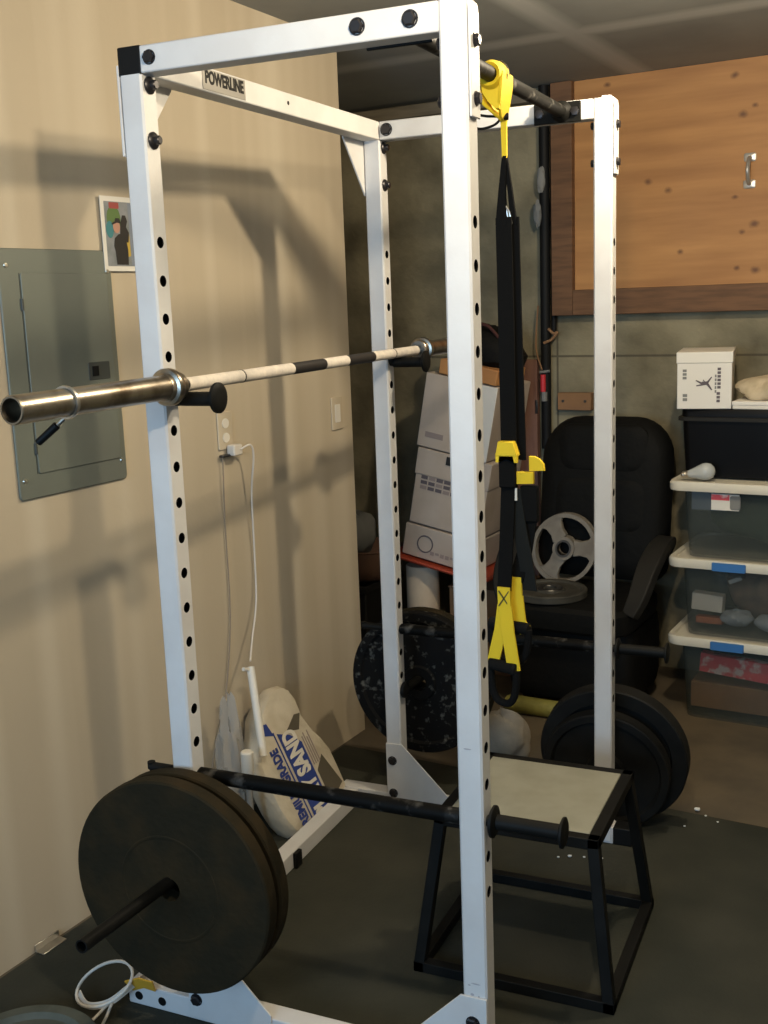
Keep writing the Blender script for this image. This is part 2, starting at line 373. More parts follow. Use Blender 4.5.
# snapshot pinned to the wall
ps = wthing('photo_print', 'white-bordered snapshot on the wall at the panel top right corner', 'photograph', -1.115, 1.795)
bm = BM(); box(bm, .009, .0105, -.066, .066, -.095, .097); obj('paper', bm, 'paper', ps)
def patch(poly, m, k): 
    bm = BM(); prism(bm, poly, lambda x, y, q: (.0105+.0002*k+.0002*q, x, y)); return bm
pic = obj('picture', patch(rrect(-.053, .056, -.082, .084, .001, 1), 'photobg', 0), 'photobg', ps)
ell = lambda cx, cy, rx, ry: [(cx+rx*cos(2*pi*i/20), cy+ry*sin(2*pi*i/20)) for i in range(20)]
obj('backdrop', patch([(.038, -.08), (.056, -.08), (.056, .082), (.036, .082)], 0, 1), 'photoblue', pic)
obj('foliage', patch(ell(-.02, .04, .026, .034), 0, 1), 'photogreen', pic)
obj('red_patch', patch(rrect(-.035, .002, .066, .082, .003, 2), 0, 2), 'photored', pic)
obj('teal_shape', patch(ell(-.037, .012, .014, .022), 0, 2), 'phototeal', pic)
obj('yellow_patch', patch([(.018, -.06), (.036, -.055), (.034, .005), (.02, .0)], 0, 2), 'photoyel', pic)
obj('rear_figure', patch([(.0, .0), (.004, .03), (.012, .05), (.024, .05), (.03, .035), (.024, .02), (.034, .005), (.03, -.02), (.006, -.02)], 0, 3), 'photodark', pic)
obj('face', patch(ell(-.012, .02, .013, .017), 0, 4), 'photoskin', pic)
obj('front_figure', patch([(-.02, -.078), (-.022, -.045), (-.026, -.03), (-.022, -.01), (-.008, .0), (.006, .004), (.02, -.008), (.026, -.04), (.024, -.078)], 0, 5), 'photodark', pic)
obj('cap', patch([(-.03, .028), (-.018, .034), (-.014, .042), (.0, .042), (.006, .028), (-.01, .03), (-.028, .024)], 0, 5), 'photodark', pic)
# outlets
def cover_plate(t):
    bm = BM(); prism(bm, rrect(-.036, .036, -.058, .058, .006), lambda x, y, k: (.001+.005*k, x, y)); return obj('cover_plate', bm, 'wall', t, bevel=.002)
ot = wthing('wall_outlet', 'wall outlet with a white cord plugged in, behind the near left post', 'outlet', -.715, 1.225)
cp = cover_plate(ot)
for zz in (.022, -.022):
    bm = BM(); prism(bm, ell(0, zz, .016, .015), lambda x, y, k: (.006+.002*k, x, y)); obj('socket', bm, 'plastw', ot)
o2 = wthing('wall_outlet', 'blank tan cover plate on the wall near its far edge', 'outlet', -.075, 1.21)
cover_plate(o2)
bm = BM(); prism(bm, rrect(-.016, .016, -.032, .032, .004), lambda x, y, k: (.006+.002*k, x, y)); obj('rocker', bm, 'plastw', o2)
pc = wthing('extension_lead', 'white power cord with plug hanging from the wall outlet to the white tube', 'cord', -.69, 1.165)
bm = BM(); prism(bm, rrect(-.03, .012, -.018, .016, .006), lambda x, y, k: (.009+.03*k, x, y)); obj('plug', bm, 'cord', pc, bevel=.004)
bm = BM(); tube(bm, smooth_path([(.04, .0, .0), (.055, .03, .01), (.05, .05, -.03), (.025, .062, -.15), (.012, .075, -.35), (.02, .058, -.5), (.055, -.02, -.60), (.090, -.082, -.648)]), .003); obj('cord', bm, 'cord', pc)
cord_sh = wthing('extension_lead', 'thin tan strand down the wall imitating the shadow of the white cord, left of it', 'cord', -.735, 1.15)  # solid strand modelled in place of the white cord's cast shadow
bm = BM(); box(bm, .006, .022, -.02, .02, -.004, .004); obj('plug', bm, 'dkmetal', cord_sh, bevel=.002)  # added block at the top of the shadow strand
bm = BM(); tube(bm, smooth_path([(.014, -.012, 0), (.008, -.014, -.2), (.008, -.018, -.5), (.01, -.07, -.75), (.012, -.16, -.95), (.02, -.195, -1.155)]), .0022); obj('cord', bm, 'cordshade', cord_sh)
# small angle bracket at wall foot
ab = thing('angle_bracket', 'small bent metal bracket on the floor against the left wall', 'bracket', RM(.03, -1.59, F), RZ)
bm = BM(); box(bm, -.022, .006, -.04, .04, 0, .003); obj('flange', bm, 'brushed', ab, bevel=.001)
bm = BM(); box(bm, -.025, -.022, -.04, .04, 0, .020); obj('flange', bm, 'brushed', ab, bevel=.001)

# ================================================================== POWER RACK
rack = thing('power_rack', 'tall white steel power rack with drilled posts', 'power rack', (0, 0, 0))
Z0, DZ = 1.7295, .0762
holes = [Z0-DZ*k for k in range(18)]
TOP, BT = 2.10, 2.049
def upright(x, y, z0, z1, hz):
    bm = BM(); hr = .0115; N = 16
    zs = sorted(hz); mids = [(a+b)/2 for a, b in zip(zs[:-1], zs[1:])]
    edges = [z0, zs[0]-DZ/2] + mids + [zs[-1]+DZ/2, z1]
    for h, c, mi in ((H, .004, 0), (H-.0025, .003, 1)):          # white outside, near-black inside paints in the shade of the holes
        def quad(a): f = bm.faces.new([bm.verts.new(p) for p in a]); f.material_index = mi
        quad([(x-h+c, y-h, z0), (x+h-c, y-h, z0), (x+h-c, y-h, z1), (x-h+c, y-h, z1)])
        quad([(x+h-c, y+h, z0), (x-h+c, y+h, z0), (x-h+c, y+h, z1), (x+h-c, y+h, z1)])
        for sx, sy in ((1, 1), (1, -1), (-1, 1), (-1, -1)):
            quad([(x+sx*(h-c), y+sy*h, z0), (x+sx*h, y+sy*(h-c), z0), (x+sx*h, y+sy*(h-c), z1), (x+sx*(h-c), y+sy*h, z1)])
        for sx in (1, -1):
            X = x+sx*h; ya, yb = y-h+c, y+h-c; hw = (yb-ya)/2
            for a, b in ((edges[0], edges[1]), (edges[-2], edges[-1])): quad([(X, ya, a), (X, yb, a), (X, yb, b), (X, ya, b)])
            for k, hc in enumerate(zs):
                a, b = edges[k+1], edges[k+2]; outer = []; inner = []; deep = []
                for i in range(N):
                    t = 2*pi*(i+.5)/N; cy, cz = cos(t), sin(t)
                    inner.append(bm.verts.new((X, y+hr*cy, hc+hr*cz))); deep.append(bm.verts.new((X-sx*.0025, y+hr*cy, hc+hr*cz)))
                    q = min(hw/abs(cy), (b-a)/2/abs(cz)); outer.append(bm.verts.new((X, y+q*cy, hc+q*cz)))
                for i in range(N):
                    j = (i+1) % N
                    bm.faces.new((outer[i], outer[j], inner[j], inner[i])).material_index = mi
                    if mi == 0: bm.faces.new((inner[i], inner[j], deep[j], deep[i])).material_index = 1
                for i, cy_, cz_ in ((2, yb, b), (4, ya, b), (10, ya, a), (12, yb, a)):
                    bm.faces.new((outer[i], outer[i+1], bm.verts.new((X, cy_, cz_)))).material_index = mi
    for z in (z0, z1): quad0 = bm.faces.new([bm.verts.new(p) for p in ((x-H, y-H, z), (x+H, y-H, z), (x+H, y+H, z), (x-H, y+H, z))])
    return bm
posts = {'A': (0, 0), 'B': (W, 0), 'C': (0, L), 'D': (W, L)}
RB = .04                                   # top of the floor rails
for k, (x, y) in posts.items():
    zt = BT if x == 0 else TOP
    o = obj('upright', upright(x, y, RB, zt, holes), 'white', rack, smooth=0); o.data.materials.append(M['holeshade'])
    if k == 'B':
        o['label'] = 'post nearest the camera, scuffed white'
        for (sx, sz, w_, h_) in ((-.004, .742, .016, .003), (.002, .24, .02, .003), (-.006, .215, .008, .006), (.008, .212, .004, .007), (-.012, .235, .006, .003)):
            bm = BM(); puff(bm, ell(W+sx, sz, w_/2, h_/2), [(1, 0), (.9, .0003)], lambda a, b, d: (a, -H-.0001-d, b))
            obj('scuff_mark', bm, 'scuff', o)
# side beams at the top (along x), joined to the posts
for y in (0, L):
    bm = BM(); box(bm, H, W-H, y-H, y+H, BT, TOP); obj('side_beam', bm, 'white', rack, bevel=.003)
    bm = BM(); box(bm, -.20, .70, y-H, y+H, F, RB); rail = obj('floor_rail', bm, 'white', rack, bevel=.003)
    bm = BM(); box(bm, .70, .757, y-H-.002, y+H+.002, F, RB+.002); obj('end_cap', bm, 'black', rail, bevel=.004)
    bm = BM(); box(bm, -.206, -.20, y-H+.003, y+H-.003, F+.004, RB-.004); obj('end_plug', bm, 'black', rail, bevel=.002)
    for hx in (-.17, -.105):
        bm = BM(); lathe(bm, [(.011, 0), (.011, .0006), (0, .0006)], (hx, y-H-.0002, .012), (0, -1, 0), 16); obj('rail_hole', bm, 'black', rail)
# crossbar with the name plate, across the back top
bm = BM(); box(bm, -H, H, -H+.012, L+H-.012, BT, TOP); cb = obj('crossbar', bm, 'white', rack, bevel=.003)
for y0, y1 in ((-H, -H+.012), (L+H-.012, L+H)):
    bm = BM(); box(bm, -H-.0015, H+.0015, y0, y1, BT-.0015, TOP+.0015); obj('crossbar_cap', bm, 'black', cb, bevel=.003)
bm = BM(); box(bm, H, H+.0012, .196, .372, BT+.004, TOP-.004); obj('name_plate', bm, 'plate_name', cb, bevel=.0005)
lettering('lettering', 'POWERLINE', 'black', cb, (H+.0014, .206, BT+.0165), (0, 1, 0), (0, 0, 1), .158, .028, fat=.036)
bm = BM(); lathe(bm, [(.005, 0), (.005, .0006), (0, .0006)], (H+.0001, .576, 2.076), (1, 0, 0), 12); obj('crossbar_hole', bm, 'black', cb)
# floor brace at the wall side
bm = BM(); box(bm, -.181, -.131, H, L-H, F, RB-.002); br = obj('floor_brace', bm, 'white', rack, bevel=.003)
bm = BM(); box(bm, -.131, -.118, .665, .70, F, .036); obj('rubber_stop', bm, 'black', br, bevel=.003)
bm = BM(); lathe(bm, [(.009, 0), (.009, .002), (0, .003)], (-.156, .62, RB-.002), (0, 0, 1), 14); obj('bolt', bm, 'cartonb', br)
# gusset plates: corner plates between posts and crossbar, foot plates on the side frames
for y, s in ((0, 1), (L, -1)):
    bm = BM(); poly = [(-H, 1.898), (H-.004, 1.898), (.155, BT-.002), (.155, BT+.02), (-H, BT+.02)]
    prism(bm, poly, lambda a, b, k: (-H-.001-.005*k, y+s*a, b)); obj('corner_gusset', bm, 'white', rack, bevel=.001)
for x, y, s in ((0, 0, 1), (W, 0, -1), (0, L, 1), (W, L, -1)):
    bm = BM(); poly = [(-H, F+.01), (.19, F+.01), (.19, .05), (.03, .212), (-H, .212)]
    prism(bm, poly, lambda a, b, k: (x+s*a, y-H-.0005-.005*k, b)); g = obj('foot_gusset', bm, 'white', rack, bevel=.001)
# straps over the outer top corners of the front posts
for y in (0, L):
    bm = BM(); pts = [(W+H+.004, y, 1.905), (W+H+.004, y, 2.08), (W+H+.002, y, 2.095), (W+H-.006, y, TOP+.002), (W+H-.03, y, TOP+.003)]
    ribbon(bm, pts, (0, 1, 0), .047, .005); obj('corner_strap', bm, 'white', rack, bevel=.002)
def bolt_hex(p, d, r=.0115, t=.009, m='bolt'):
    bm = BM(); lathe(bm, [(0, -.002), (r*1.35, -.002), (r*1.35, .0015), (r*1.1, .0015)], p, d, 20); lathe(bm, [(r*1.15, .001), (r*1.15, t*.8), (r*.9, t), (0, t)], p, d, 6)
    return obj('bolt', bm, m, rack, smooth=25)
def bolt_round(p, d, r=.017):
    bm = BM(); lathe(bm, [(r, -.001), (r, .003), (r*.85, .006), (.009, .008), (.009, .016), (.007, .018), (0, .018)], p, d, 20); return obj('bolt', bm, 'bolt', rack)
for y in (0, L):
    bolt_hex((.048, y-H, 2.076), (0, -1, 0), .0135 if y else .0105)
    for x, d in ((H, 1),):
        for z in (2.03, 1.926): bolt_round((H, y, z), (1, 0, 0))
    for z in (2.033, 1.937): bolt_hex((W+H+.0065, y, z), (1, 0, 0), .0095, .009); bolt_hex((W-H, y, z), (-1, 0, 0), .0095, .012)
for x in (.491, .592): bolt_hex((x, -H, 2.076), (0, -1, 0), .0115)
for x, y in posts.values():
    for z in (.155, .045): bolt_hex((x-.004, y-H-.006, z), (0, -1, 0), .011)
# pull-up bar
bm = BM(); cyl(bm, (.56, H+.014, 2.074), (.56, L-H-.014, 2.074), .0165); pb = obj('pull_up_bar', bm, 'bpaint', rack)
for y, d in ((H, 1), (L-H, -1)):
    bm = BM(); box(bm, .484, .612, min(y, y+d*.007), max(y, y+d*.007), BT-.004, TOP-.002); bp_ = obj('mounting_plate', bm, 'bsteel', pb, bevel=.002)
    bm = BM(); lathe(bm, [(.028, .007), (.025, .012), (.0165, .02)], (.56, y, 2.074), (0, d, 0), 24); obj('weld_collar', bm, 'bsteel', pb)
    for x in (.5, .597):
        bm = BM(); lathe(bm, [(.012, .007), (.012, .014), (0, .016)], (x, y, 2.072), (0, d, 0), 6); obj('plate_bolt', bm, 'bolt', pb)
# weight horns on A and C
HA, HC = .386, .362
for y, d, x0, z0, z1 in ((-H, -1, .018, HA, HA+.036), (L+H, 1, .006, HC, HC-.004)):
    bm = BM(); e0 = Vector((x0, y, z0)); e1 = Vector((x0+.012, y+d*.405, z1)); ax = (e1-e0).normalized(); ln = (e1-e0).length
    lathe(bm, [(.0, .0), (.0135, 0), (.0135, ln), (.0105, ln), (.0105, ln-.05), (0, ln-.05)], e0, ax, 24); hn = obj('weight_horn', bm, 'bsteel', rack)
    bm = BM(); box(bm, -.022, .022, min(y, y+d*.006), max(y, y+d*.006), z0-.04, z0+.04); obj('horn_plate', bm, 'bsteel', hn, bevel=.002)
bm = BM(); lathe(bm, [(.0, 0), (.022, 0), (.026, .004), (.026, .012), (.012, .016), (0, .018)], (H, L+.004, .385), (1, 0, 0), 24); obj('locking_knob', bm, 'black', rack)

# ------------------------------------------------------------------ barbell, hooks, safety bars, collar
HKZ = holes[4]
def disc_end(bm, x, y, z, r=.030, t=.008): lathe(bm, [(.0, t), (r*.55, t), (r*.8, t*.8), (r, t*.35), (r, -t*.35), (r*.8, -t*.8), (.010, -t), (0, -t)], (x, y, z), (1, 0, 0), 28)
def hook(y, label):
    t = thing('bar_hook', label, 'barbell hook', (0, y, HKZ), 0, 'barbell hooks')
    bm = BM(); cyl(bm, (-.05, 0, 0), (.04, 0, 0), .0108); cyl(bm, (.036, 0, -.010), (.134, 0, -.010), .0148); obj('pin', bm, 'bsteel', t)
    bm = BM(); disc_end(bm, .138, 0, -.008, .0315); obj('end_disc', bm, 'bsteel', t)
    bm = BM(); lathe(bm, [(.0115, 0), (.0205, 0), (.0205, .012), (.0115, .012)], (H+.0012, 0, 0), (1, 0, 0), 20); obj('shoulder', bm, 'bsteel', t)
    return t
hook(0, 'black hook pin with round end disc under the barbell near end'); hook(L, 'black hook pin with round end disc under the barbell far end')
BZ = HKZ-.010+.0148+.0142; BX = .060
bar = thing('barbell', 'olympic barbell with white and black taped shaft across the rack hooks', 'barbell', (BX, 0, BZ))
def along(r, y0, y1, m, name, seg=28, par=bar):
    bm = BM(); cyl(bm, (0, y0, 0), (0, y1, 0), r, seg=seg); return obj(name, bm, m, par)
along(.0135, -.10, 1.33, 'dkmetal', 'shaft')
for y0, y1, m in ((.0, .456, 'tapew'), (.456, .628, 'tapeb'), (.628, .764, 'tapew'), (.764, .933, 'tapeb'), (.933, 1.26, 'tapew')):
    along(.0142, y0+.0005, y1-.0005, m, 'grip_tape')
for y in (.222, 1.08):
    bm = BM(); lathe(bm, [(.0142, -.002), (.0149, -.002), (.0149, .002), (.0142, .002)], (0, y, 0), (0, 1, 0), 24); obj('tape_ring', bm, 'dkmetal', bar)
def sleeve(ys, d):
    bm = BM(); e = ys+d*.435
    lathe(bm, [(.0, .0), (.025, 0), (.025, .433), (.0235, .435), (.0205, .435), (.019, .43), (.0185, .37), (0, .37)], (0, ys, 0), (0, d, 0), 36); obj('sleeve', bm, 'chrome', bar)
    bm = BM(); lathe(bm, [(.0, -.046), (.027, -.046), (.029, -.044), (.029, -.024), (.036, -.022), (.038, -.018), (.038, -.006), (.0365, -.003), (.030, -.001), (.0275, .004), (.0255, .006), (.0, .006)], (0, ys, 0), (0, d, 0), 36); obj('collar_flange', bm, 'chrome', bar)
sleeve(-.072, -1); sleeve(1.325, 1)
cl = thing('barbell_clamp', 'ring clamp with black grip lever on the near barbell sleeve', 'clamp', (BX, -.371, BZ))
bm = BM(); lathe(bm, [(.0255, -.004), (.029, -.004), (.030, 0), (.029, .004), (.0255, .004), (.0255, -.004)], (0, 0, 0), (0, 1, 0), 32); obj('ring', bm, 'brushed', cl)
bm = BM(); tube(bm, smooth_path([(-.006, 0, -.0285), (-.014, -.004, -.036), (-.022, -.01, -.044)]), .0035); obj('lever_wire', bm, 'brushed', cl)
bm = BM(); cyl(bm, (-.018, -.006, -.039), (-.052, -.022, -.070), .0075, .0068, 14); obj('grip', bm, 'black', cl, bevel=.002)
SZ = holes[15]
def safety(y, label):
    t = thing('safety_bar', label, 'safety bar', (0, y, SZ), 0, 'rack safety bars')
    bm = BM(); cyl(bm, (-.10, 0, 0), (.843, 0, 0), .0109); obj('pin', bm, 'bpaint', t)
    bm = BM(); lathe(bm, [(.0109, .03), (.0165, .03), (.0165, W-H-.004-.03)], (0, 0, 0), (1, 0, 0), 20)
    cyl(bm, (.032, 0, 0), (W-H-.004, 0, 0), .0165); obj('sleeve', bm, 'bpaint', t)
    bm = BM(); disc_end(bm, .70+.008, 0, 0, .032, .0065); obj('stop_disc', bm, 'bsteel', t)
    bm = BM(); disc_end(bm, .847, 0, 0, .030, .006); obj('end_disc', bm, 'bsteel', t)
    bm = BM(); cyl(bm, (.715, 0, 0), (.842, 0, 0), .0155); obj('handle_sleeve', bm, 'bsteel', t)
    bm = BM(); cyl(bm, (-.10, 0, -.004), (-.10, 0, .012), .009, seg=12); obj('spring_clip', bm, 'bsteel', t)
    return t
safety(0, 'black safety bar through the two near posts, over the plywood-topped step box'.replace('plywood-topped', 'pale-topped'))
safety(L, 'black safety bar through the two far posts, before the desk chair')

# ------------------------------------------------------------------ weight plates
def plate_profile(r, t, rim=.03, web=.5, hole=.0265, hub=.055):
    w = t*web/2
    return [(hole, -t/2), (hub, -t/2), (hub+.006, -w), (r-rim-.008, -w), (r-rim, -t/2), (r-.004, -t/2), (r, -t/2+.004), (r, t/2-.004), (r-.004, t/2), (r-rim, t/2), (r-rim-.008, w), (hub+.006, w), (hub, t/2), (hole, t/2), (hole, -t/2)]
def flat_profile(r, t, hole=.0265):
    return [(hole, -t/2), (.115, -t/2), (.117, -t/2-.0012), (.121, -t/2-.0012), (.123, -t/2), (r-.004, -t/2), (r, -t/2+.004), (r, t/2-.004), (r-.006, t/2), (r-.035, t/2), (r-.045, t/2-.008), (.07, t/2-.008), (.06, t/2), (hole, t/2), (hole, -t/2)]
def plate(name, label, prof, m, loc, rot, group=None):
    bm = BM(); lathe(bm, prof, (0, 0, 0), (0, 0, 1), 72); o = obj(name, bm, m, None, smooth=30); o.location = loc; o.rotation_euler = rot
    return tag(o, label, 'weight plate', group)
X90 = (pi/2, 0, 0)
XN = (-pi/2, 0, 0)
plate('weight_plate', 'big rusty iron plate, outermost on the near weight horn at lower left', flat_profile(.243, .038), 'iron', (.023, -.118, HA+.008-.013), XN, 'plates on the near horn')
plate('weight_plate', 'big rusty iron plate between the outer plate and the near left post', plate_profile(.242, .038), 'iron', (.021, -.062, HA+.003-.013), XN, 'plates on the near horn')
plate('weight_plate', 'chipped black plate on the far horn behind the far left post', plate_profile(.242, .036, web=.55), 'ironchip', (.012, 1.33, HC-.002-.013), XN, 'plates on the far horn')
plate('weight_plate', 'dull dark plate on the far horn, behind the chipped one', plate_profile(.243, .036), 'iron', (.014, 1.372, HC-.002-.013), XN, 'plates on the far horn')
def leaning(r, t, yb, tilt, x, label, rim=.03):
    a = pi/2 - tilt     # disc axis along -y tipped
    zc = FC + r*cos(tilt) + t/2*sin(tilt)
    o = plate('weight_plate', label, plate_profile(r, t, rim, .35), 'rubber', (x, yb, zc), (a, 0, 0), 'plates leaning on the right far post')
    return o
leaning(.193, .045, 1.232, -radians(8), .655, 'smaller black plate leaning on the far right post, in front of a larger one', .024)
leaning(.226, .055, 1.286, -radians(8), .667, 'large black plate leaning behind the smaller one at the far right post', .045)
plate('weight_plate', 'pale grey plate lying flat on the mat at the bottom left corner', plate_profile(.168, .05, hole=.026), 'platelt', (-.268, -.315, F+.025), (0, 0, 0))
# strap loop with a yellow tag around the rail's left end
lp = thing('strap_loop', 'whitish strap loop with yellow tag tied on the rack floor rail end', 'strap', (-.215, -.005, F))
bm = BM(); pts = [(-.02+.075*cos(a)-.01, -.05+.05*sin(a), .055+.035*sin(a+.6)) for a in [2*pi*i/28 for i in range(28)]]; tube(bm, pts, .0038, 8, True); obj('loop', bm, 'cord', lp)
bm = BM(); ribbon(bm, smooth_path([(-.09, -.07, .03), (-.05, -.09, .02), (.0, -.075, .03), (.04, -.04, .06), (.05, .0, .062)]), (0, .3, 1), .016, .003); obj('tie', bm, 'cord', lp)
bm = BM(); tube(bm, smooth_path([(.0, -.08, .028), (-.02, -.14, .006), (-.05, -.19, .005)]), .0035); tube(bm, smooth_path([(.01, -.078, .03), (.02, -.15, .006), (-.01, -.22, .005)]), .0035); obj('tail', bm, 'cord', lp)
bm = BM(); ribbon(bm, [(.03, -.036, .056), (.065, -.034, .07), (.10, -.033, .068)], (0, -.4, 1), .034, .004); obj('tag', bm, 'yelltag', lp)

# ------------------------------------------------------------------ suspension trainer straps
SX, SY = .56, .585
st = thing('suspension_trainer', 'black and yellow strap trainer hanging from the pull-up bar', 'suspension trainer', (SX, SY, 2.074))
AY = -.05
bm = BM(); lathe(bm, [(.0168, -.030), (.0245, -.034), (.031, -.020), (.0325, 0), (.031, .020), (.0245, .034), (.0168, .030), (.0168, -.030)], (0, AY, -.001), (0, 1, 0), 28); obj('padded_sleeve', bm, 'yellow', st)
for sx, k in ((-1, 0), (1, 1)):
    bm = BM(); ribbon(bm, [(sx*.030, AY, .002), (sx*.029, AY-.002, -.022), (sx*.022+.001, AY+.006, -.048), (.006+sx*.008, AY+.030, -.074), (.008+sx*.003, AY+.045, -.086)], (.15, 1, 0), .06, .007, [.052, .058, .052, .034, .016]); obj('anchor_flap', bm, 'yellow', st, bevel=.002)
bm = BM(); puff(bm, [(-.026, -.02), (.026, -.02), (.022, -.045), (.013, -.072), (.004, -.072), (-.012, -.055), (-.024, -.035)], [(.95, -.014), (1, -.006), (1, .006), (.95, .014)], lambda x, y, d: (x+.002, AY-.012+d-y*.2, y)); obj('anchor_pad', bm, 'yellow', st)
for zz in (.026, -.003):
    bm = BM(); ribbon(bm, [(.0345*cos(t), AY-.004+zz*.4, .0345*sin(t)) for t in [radians(200+20*i) for i in range(12)]], (0, 1, 0), .0025, .001); obj('stitching', bm, 'stitch', st)
bm = BM(); cyl(bm, (.006, -.016, -.082), (.020, -.010, -.082), .008); obj('buckle', bm, 'black', st)
bm = BM(); ribbon(bm, [(.008, AY+.044, -.076), (.007, -.002, -.10), (.007, 0, -.17)], (1, -.2, 0), .018, .005, [.020, .014, .012]); obj('extension_strap', bm, 'yellow', st)
bm = BM(); tube(bm, smooth_path([(-.072, -.05, -.085), (-.045, -.03, -.105), (-.012, -.014, -.098), (.0, -.01, -.082), (-.03, -.02, -.078), (-.06, -.045, -.072)]), .003); obj('cord_loop', bm, 'black', st)
tri = [(.009, 0, -.235)]
bm = BM(); ribbon(bm, [(.007, 0, -.165), (.0, 0, -.24), (-.002, -.004, -.315)], (1, -.3, 0), .02, .006, [.012, .018, .03]); ribbon(bm, [(.008, .002, -.165), (.018, .002, -.24), (.026, .003, -.315)], (1, -.3, 0), .02, .005, [.01, .012, .016]); obj('equalizer_loop', bm, 'web', st)
bm = BM(); tube(bm, smooth_path([(.008, -.004, -.275), (.018, -.006, -.29), (.022, -.005, -.315), (.014, -.004, -.30), (.008, -.004, -.275)]), .0025); obj('carabiner', bm, 'brushed', st)
bm = BM(); ribbon(bm, [(.004, -.006, -.30), (.006, -.006, -.5), (.008, -.006, -.84)], (1, -.25, 0), .042, .004); obj('main_strap', bm, 'web', st)
bm = BM(); ribbon(bm, [(.018, .006, -.30), (.020, .008, -.5), (.026, .010, -.86)], (1, -.25, 0), .042, .004); obj('main_strap', bm, 'web', st)
def slab(poly, y, t, m, name):
    bm = BM(); puff(bm, poly, [(.94, -t/2), (1, -t/2+.003), (1, t/2-.003), (.94, t/2)], lambda a, b, d: (a, y-d, b)); return obj(name, bm, m, st)
slab([(-.019, -.845), (.036, -.845), (.034, -.838), (.026, -.812), (-.012, -.812), (-.017, -.838)], -.02, .026, 'yellow', 'adjust_tab')
slab([(-.019, -.862), (-.012, -.862), (-.010, -.846), (.026, -.846), (.029, -.862), (.036, -.862), (.036, -.84), (-.019, -.84)], -.026, .010, 'yellow', 'tab_lip')
bm = BM(); puff(bm, rrect(-.014, .027, -.925, -.850, .006), [(.9, -.008), (1, -.004), (1, .006), (.88, .011)], lambda a, b, d: (a, -.012-d, b)); obj('cam_buckle', bm, 'web', st)
slab([(.026, -.916), (.068, -.914), (.068, -.886), (.026, -.886)], -.004, .014, 'yellow', 'adjust_tab')
slab([(.054, -.886), (.092, -.884), (.090, -.868), (.080, -.856), (.068, -.850), (.054, -.850)], .006, .012, 'yellow', 'adjust_tab')
bm = BM(); puff(bm, rrect(.032, .076, -1.01, -.92, .006), [(.9, -.008), (1, -.004), (1, .006), (.88, .011)], lambda a, b, d: (a, .006-d, b)); obj('cam_buckle', bm, 'web', st)
# lower straps to the handles
bm = BM(); ribbon(bm, [(.006, -.006, -.90), (.0, -.01, -1.05), (-.006, -.016, -1.175)], (1, -.25, 0), .038, .004); obj('lower_strap', bm, 'web', st)
bm = BM(); ribbon(bm, [(.016, .0, -.93), (.03, -.004, -1.02), (.044, -.002, -1.10), (.05, .012, -1.18)], (1, -.25, 0), .038, .004); obj('lower_strap', bm, 'webgrey', st)
bm = BM(); ribbon(bm, [(.054, .006, -1.0), (.04, .008, -1.08), (.016, .01, -1.155)], (1, -.25, 0), .038, .004); obj('lower_strap', bm, 'web', st)
bm = BM(); box(bm, .022, .028, -.012, -.009, -.955, -.925); obj('care_tag', bm, 'paper', st)
def handle(ox, oy, zt, wl, wr, zl):
    """yellow webbing triangle from the seam at zt spreading to a black foam grip loop at zl"""
    bm = BM(); ribbon(bm, [(ox, oy-.004, zt+.002), (ox+.002, oy-.006, zt-.055)], (1, -.2, 0), .034, .005); obj('handle_seam', bm, 'yellow', st)
    bm = BM(); ribbon(bm, [(ox-.002, oy-.003, zt-.045), (ox-.012, oy-.0, zt-.11), (ox+wl, oy+.006, zl)], (1, -.2, 0), .032, .004); obj('handle_webbing', bm, 'yellow', st)
    bm = BM(); ribbon(bm, [(ox+.004, oy-.006, zt-.045), (ox+.012, oy-.012, zt-.11), (ox+wr, oy-.02, zl)], (1, -.2, 0), .034, .004); obj('handle_webbing', bm, 'yellow', st)
    a = Vector((ox+wl, oy+.006, zl+.004)); b = Vector((ox+wr, oy-.02, zl+.004))
    bm = BM(); cyl(bm, a+(a-b)*.12, b+(b-a)*.12, .015, seg=18); obj('foam_grip', bm, 'foam', st, bevel=.004)
    bm = BM(); c = (a+b)/2; half = (b-a)/2
    sp = lambda q: math.copysign(abs(q)**.75, q)
    pts = [c - half*sp(cos(t))*1.2 + Vector((0, 0, -.092*sp(sin(t)) - .002)) for t in [pi*i/20 for i in range(21)]]
    tube(bm, pts, .0095, 10); obj('foot_cradle', bm, 'web', st)
handle(-.006, -.016, -1.170, -.036, .028, -1.372)
handle(.014, .014, -1.150, -.060, .028, -1.276)
for sx in (-1, 1):
    bm = BM(); ribbon(bm, [(-.005-sx*.013, -.0252, -1.176), (-.005+sx*.013, -.0252, -1.214)], (1, 0, sx*.8), .003, .0008); obj('stitching', bm, 'stitch', st)

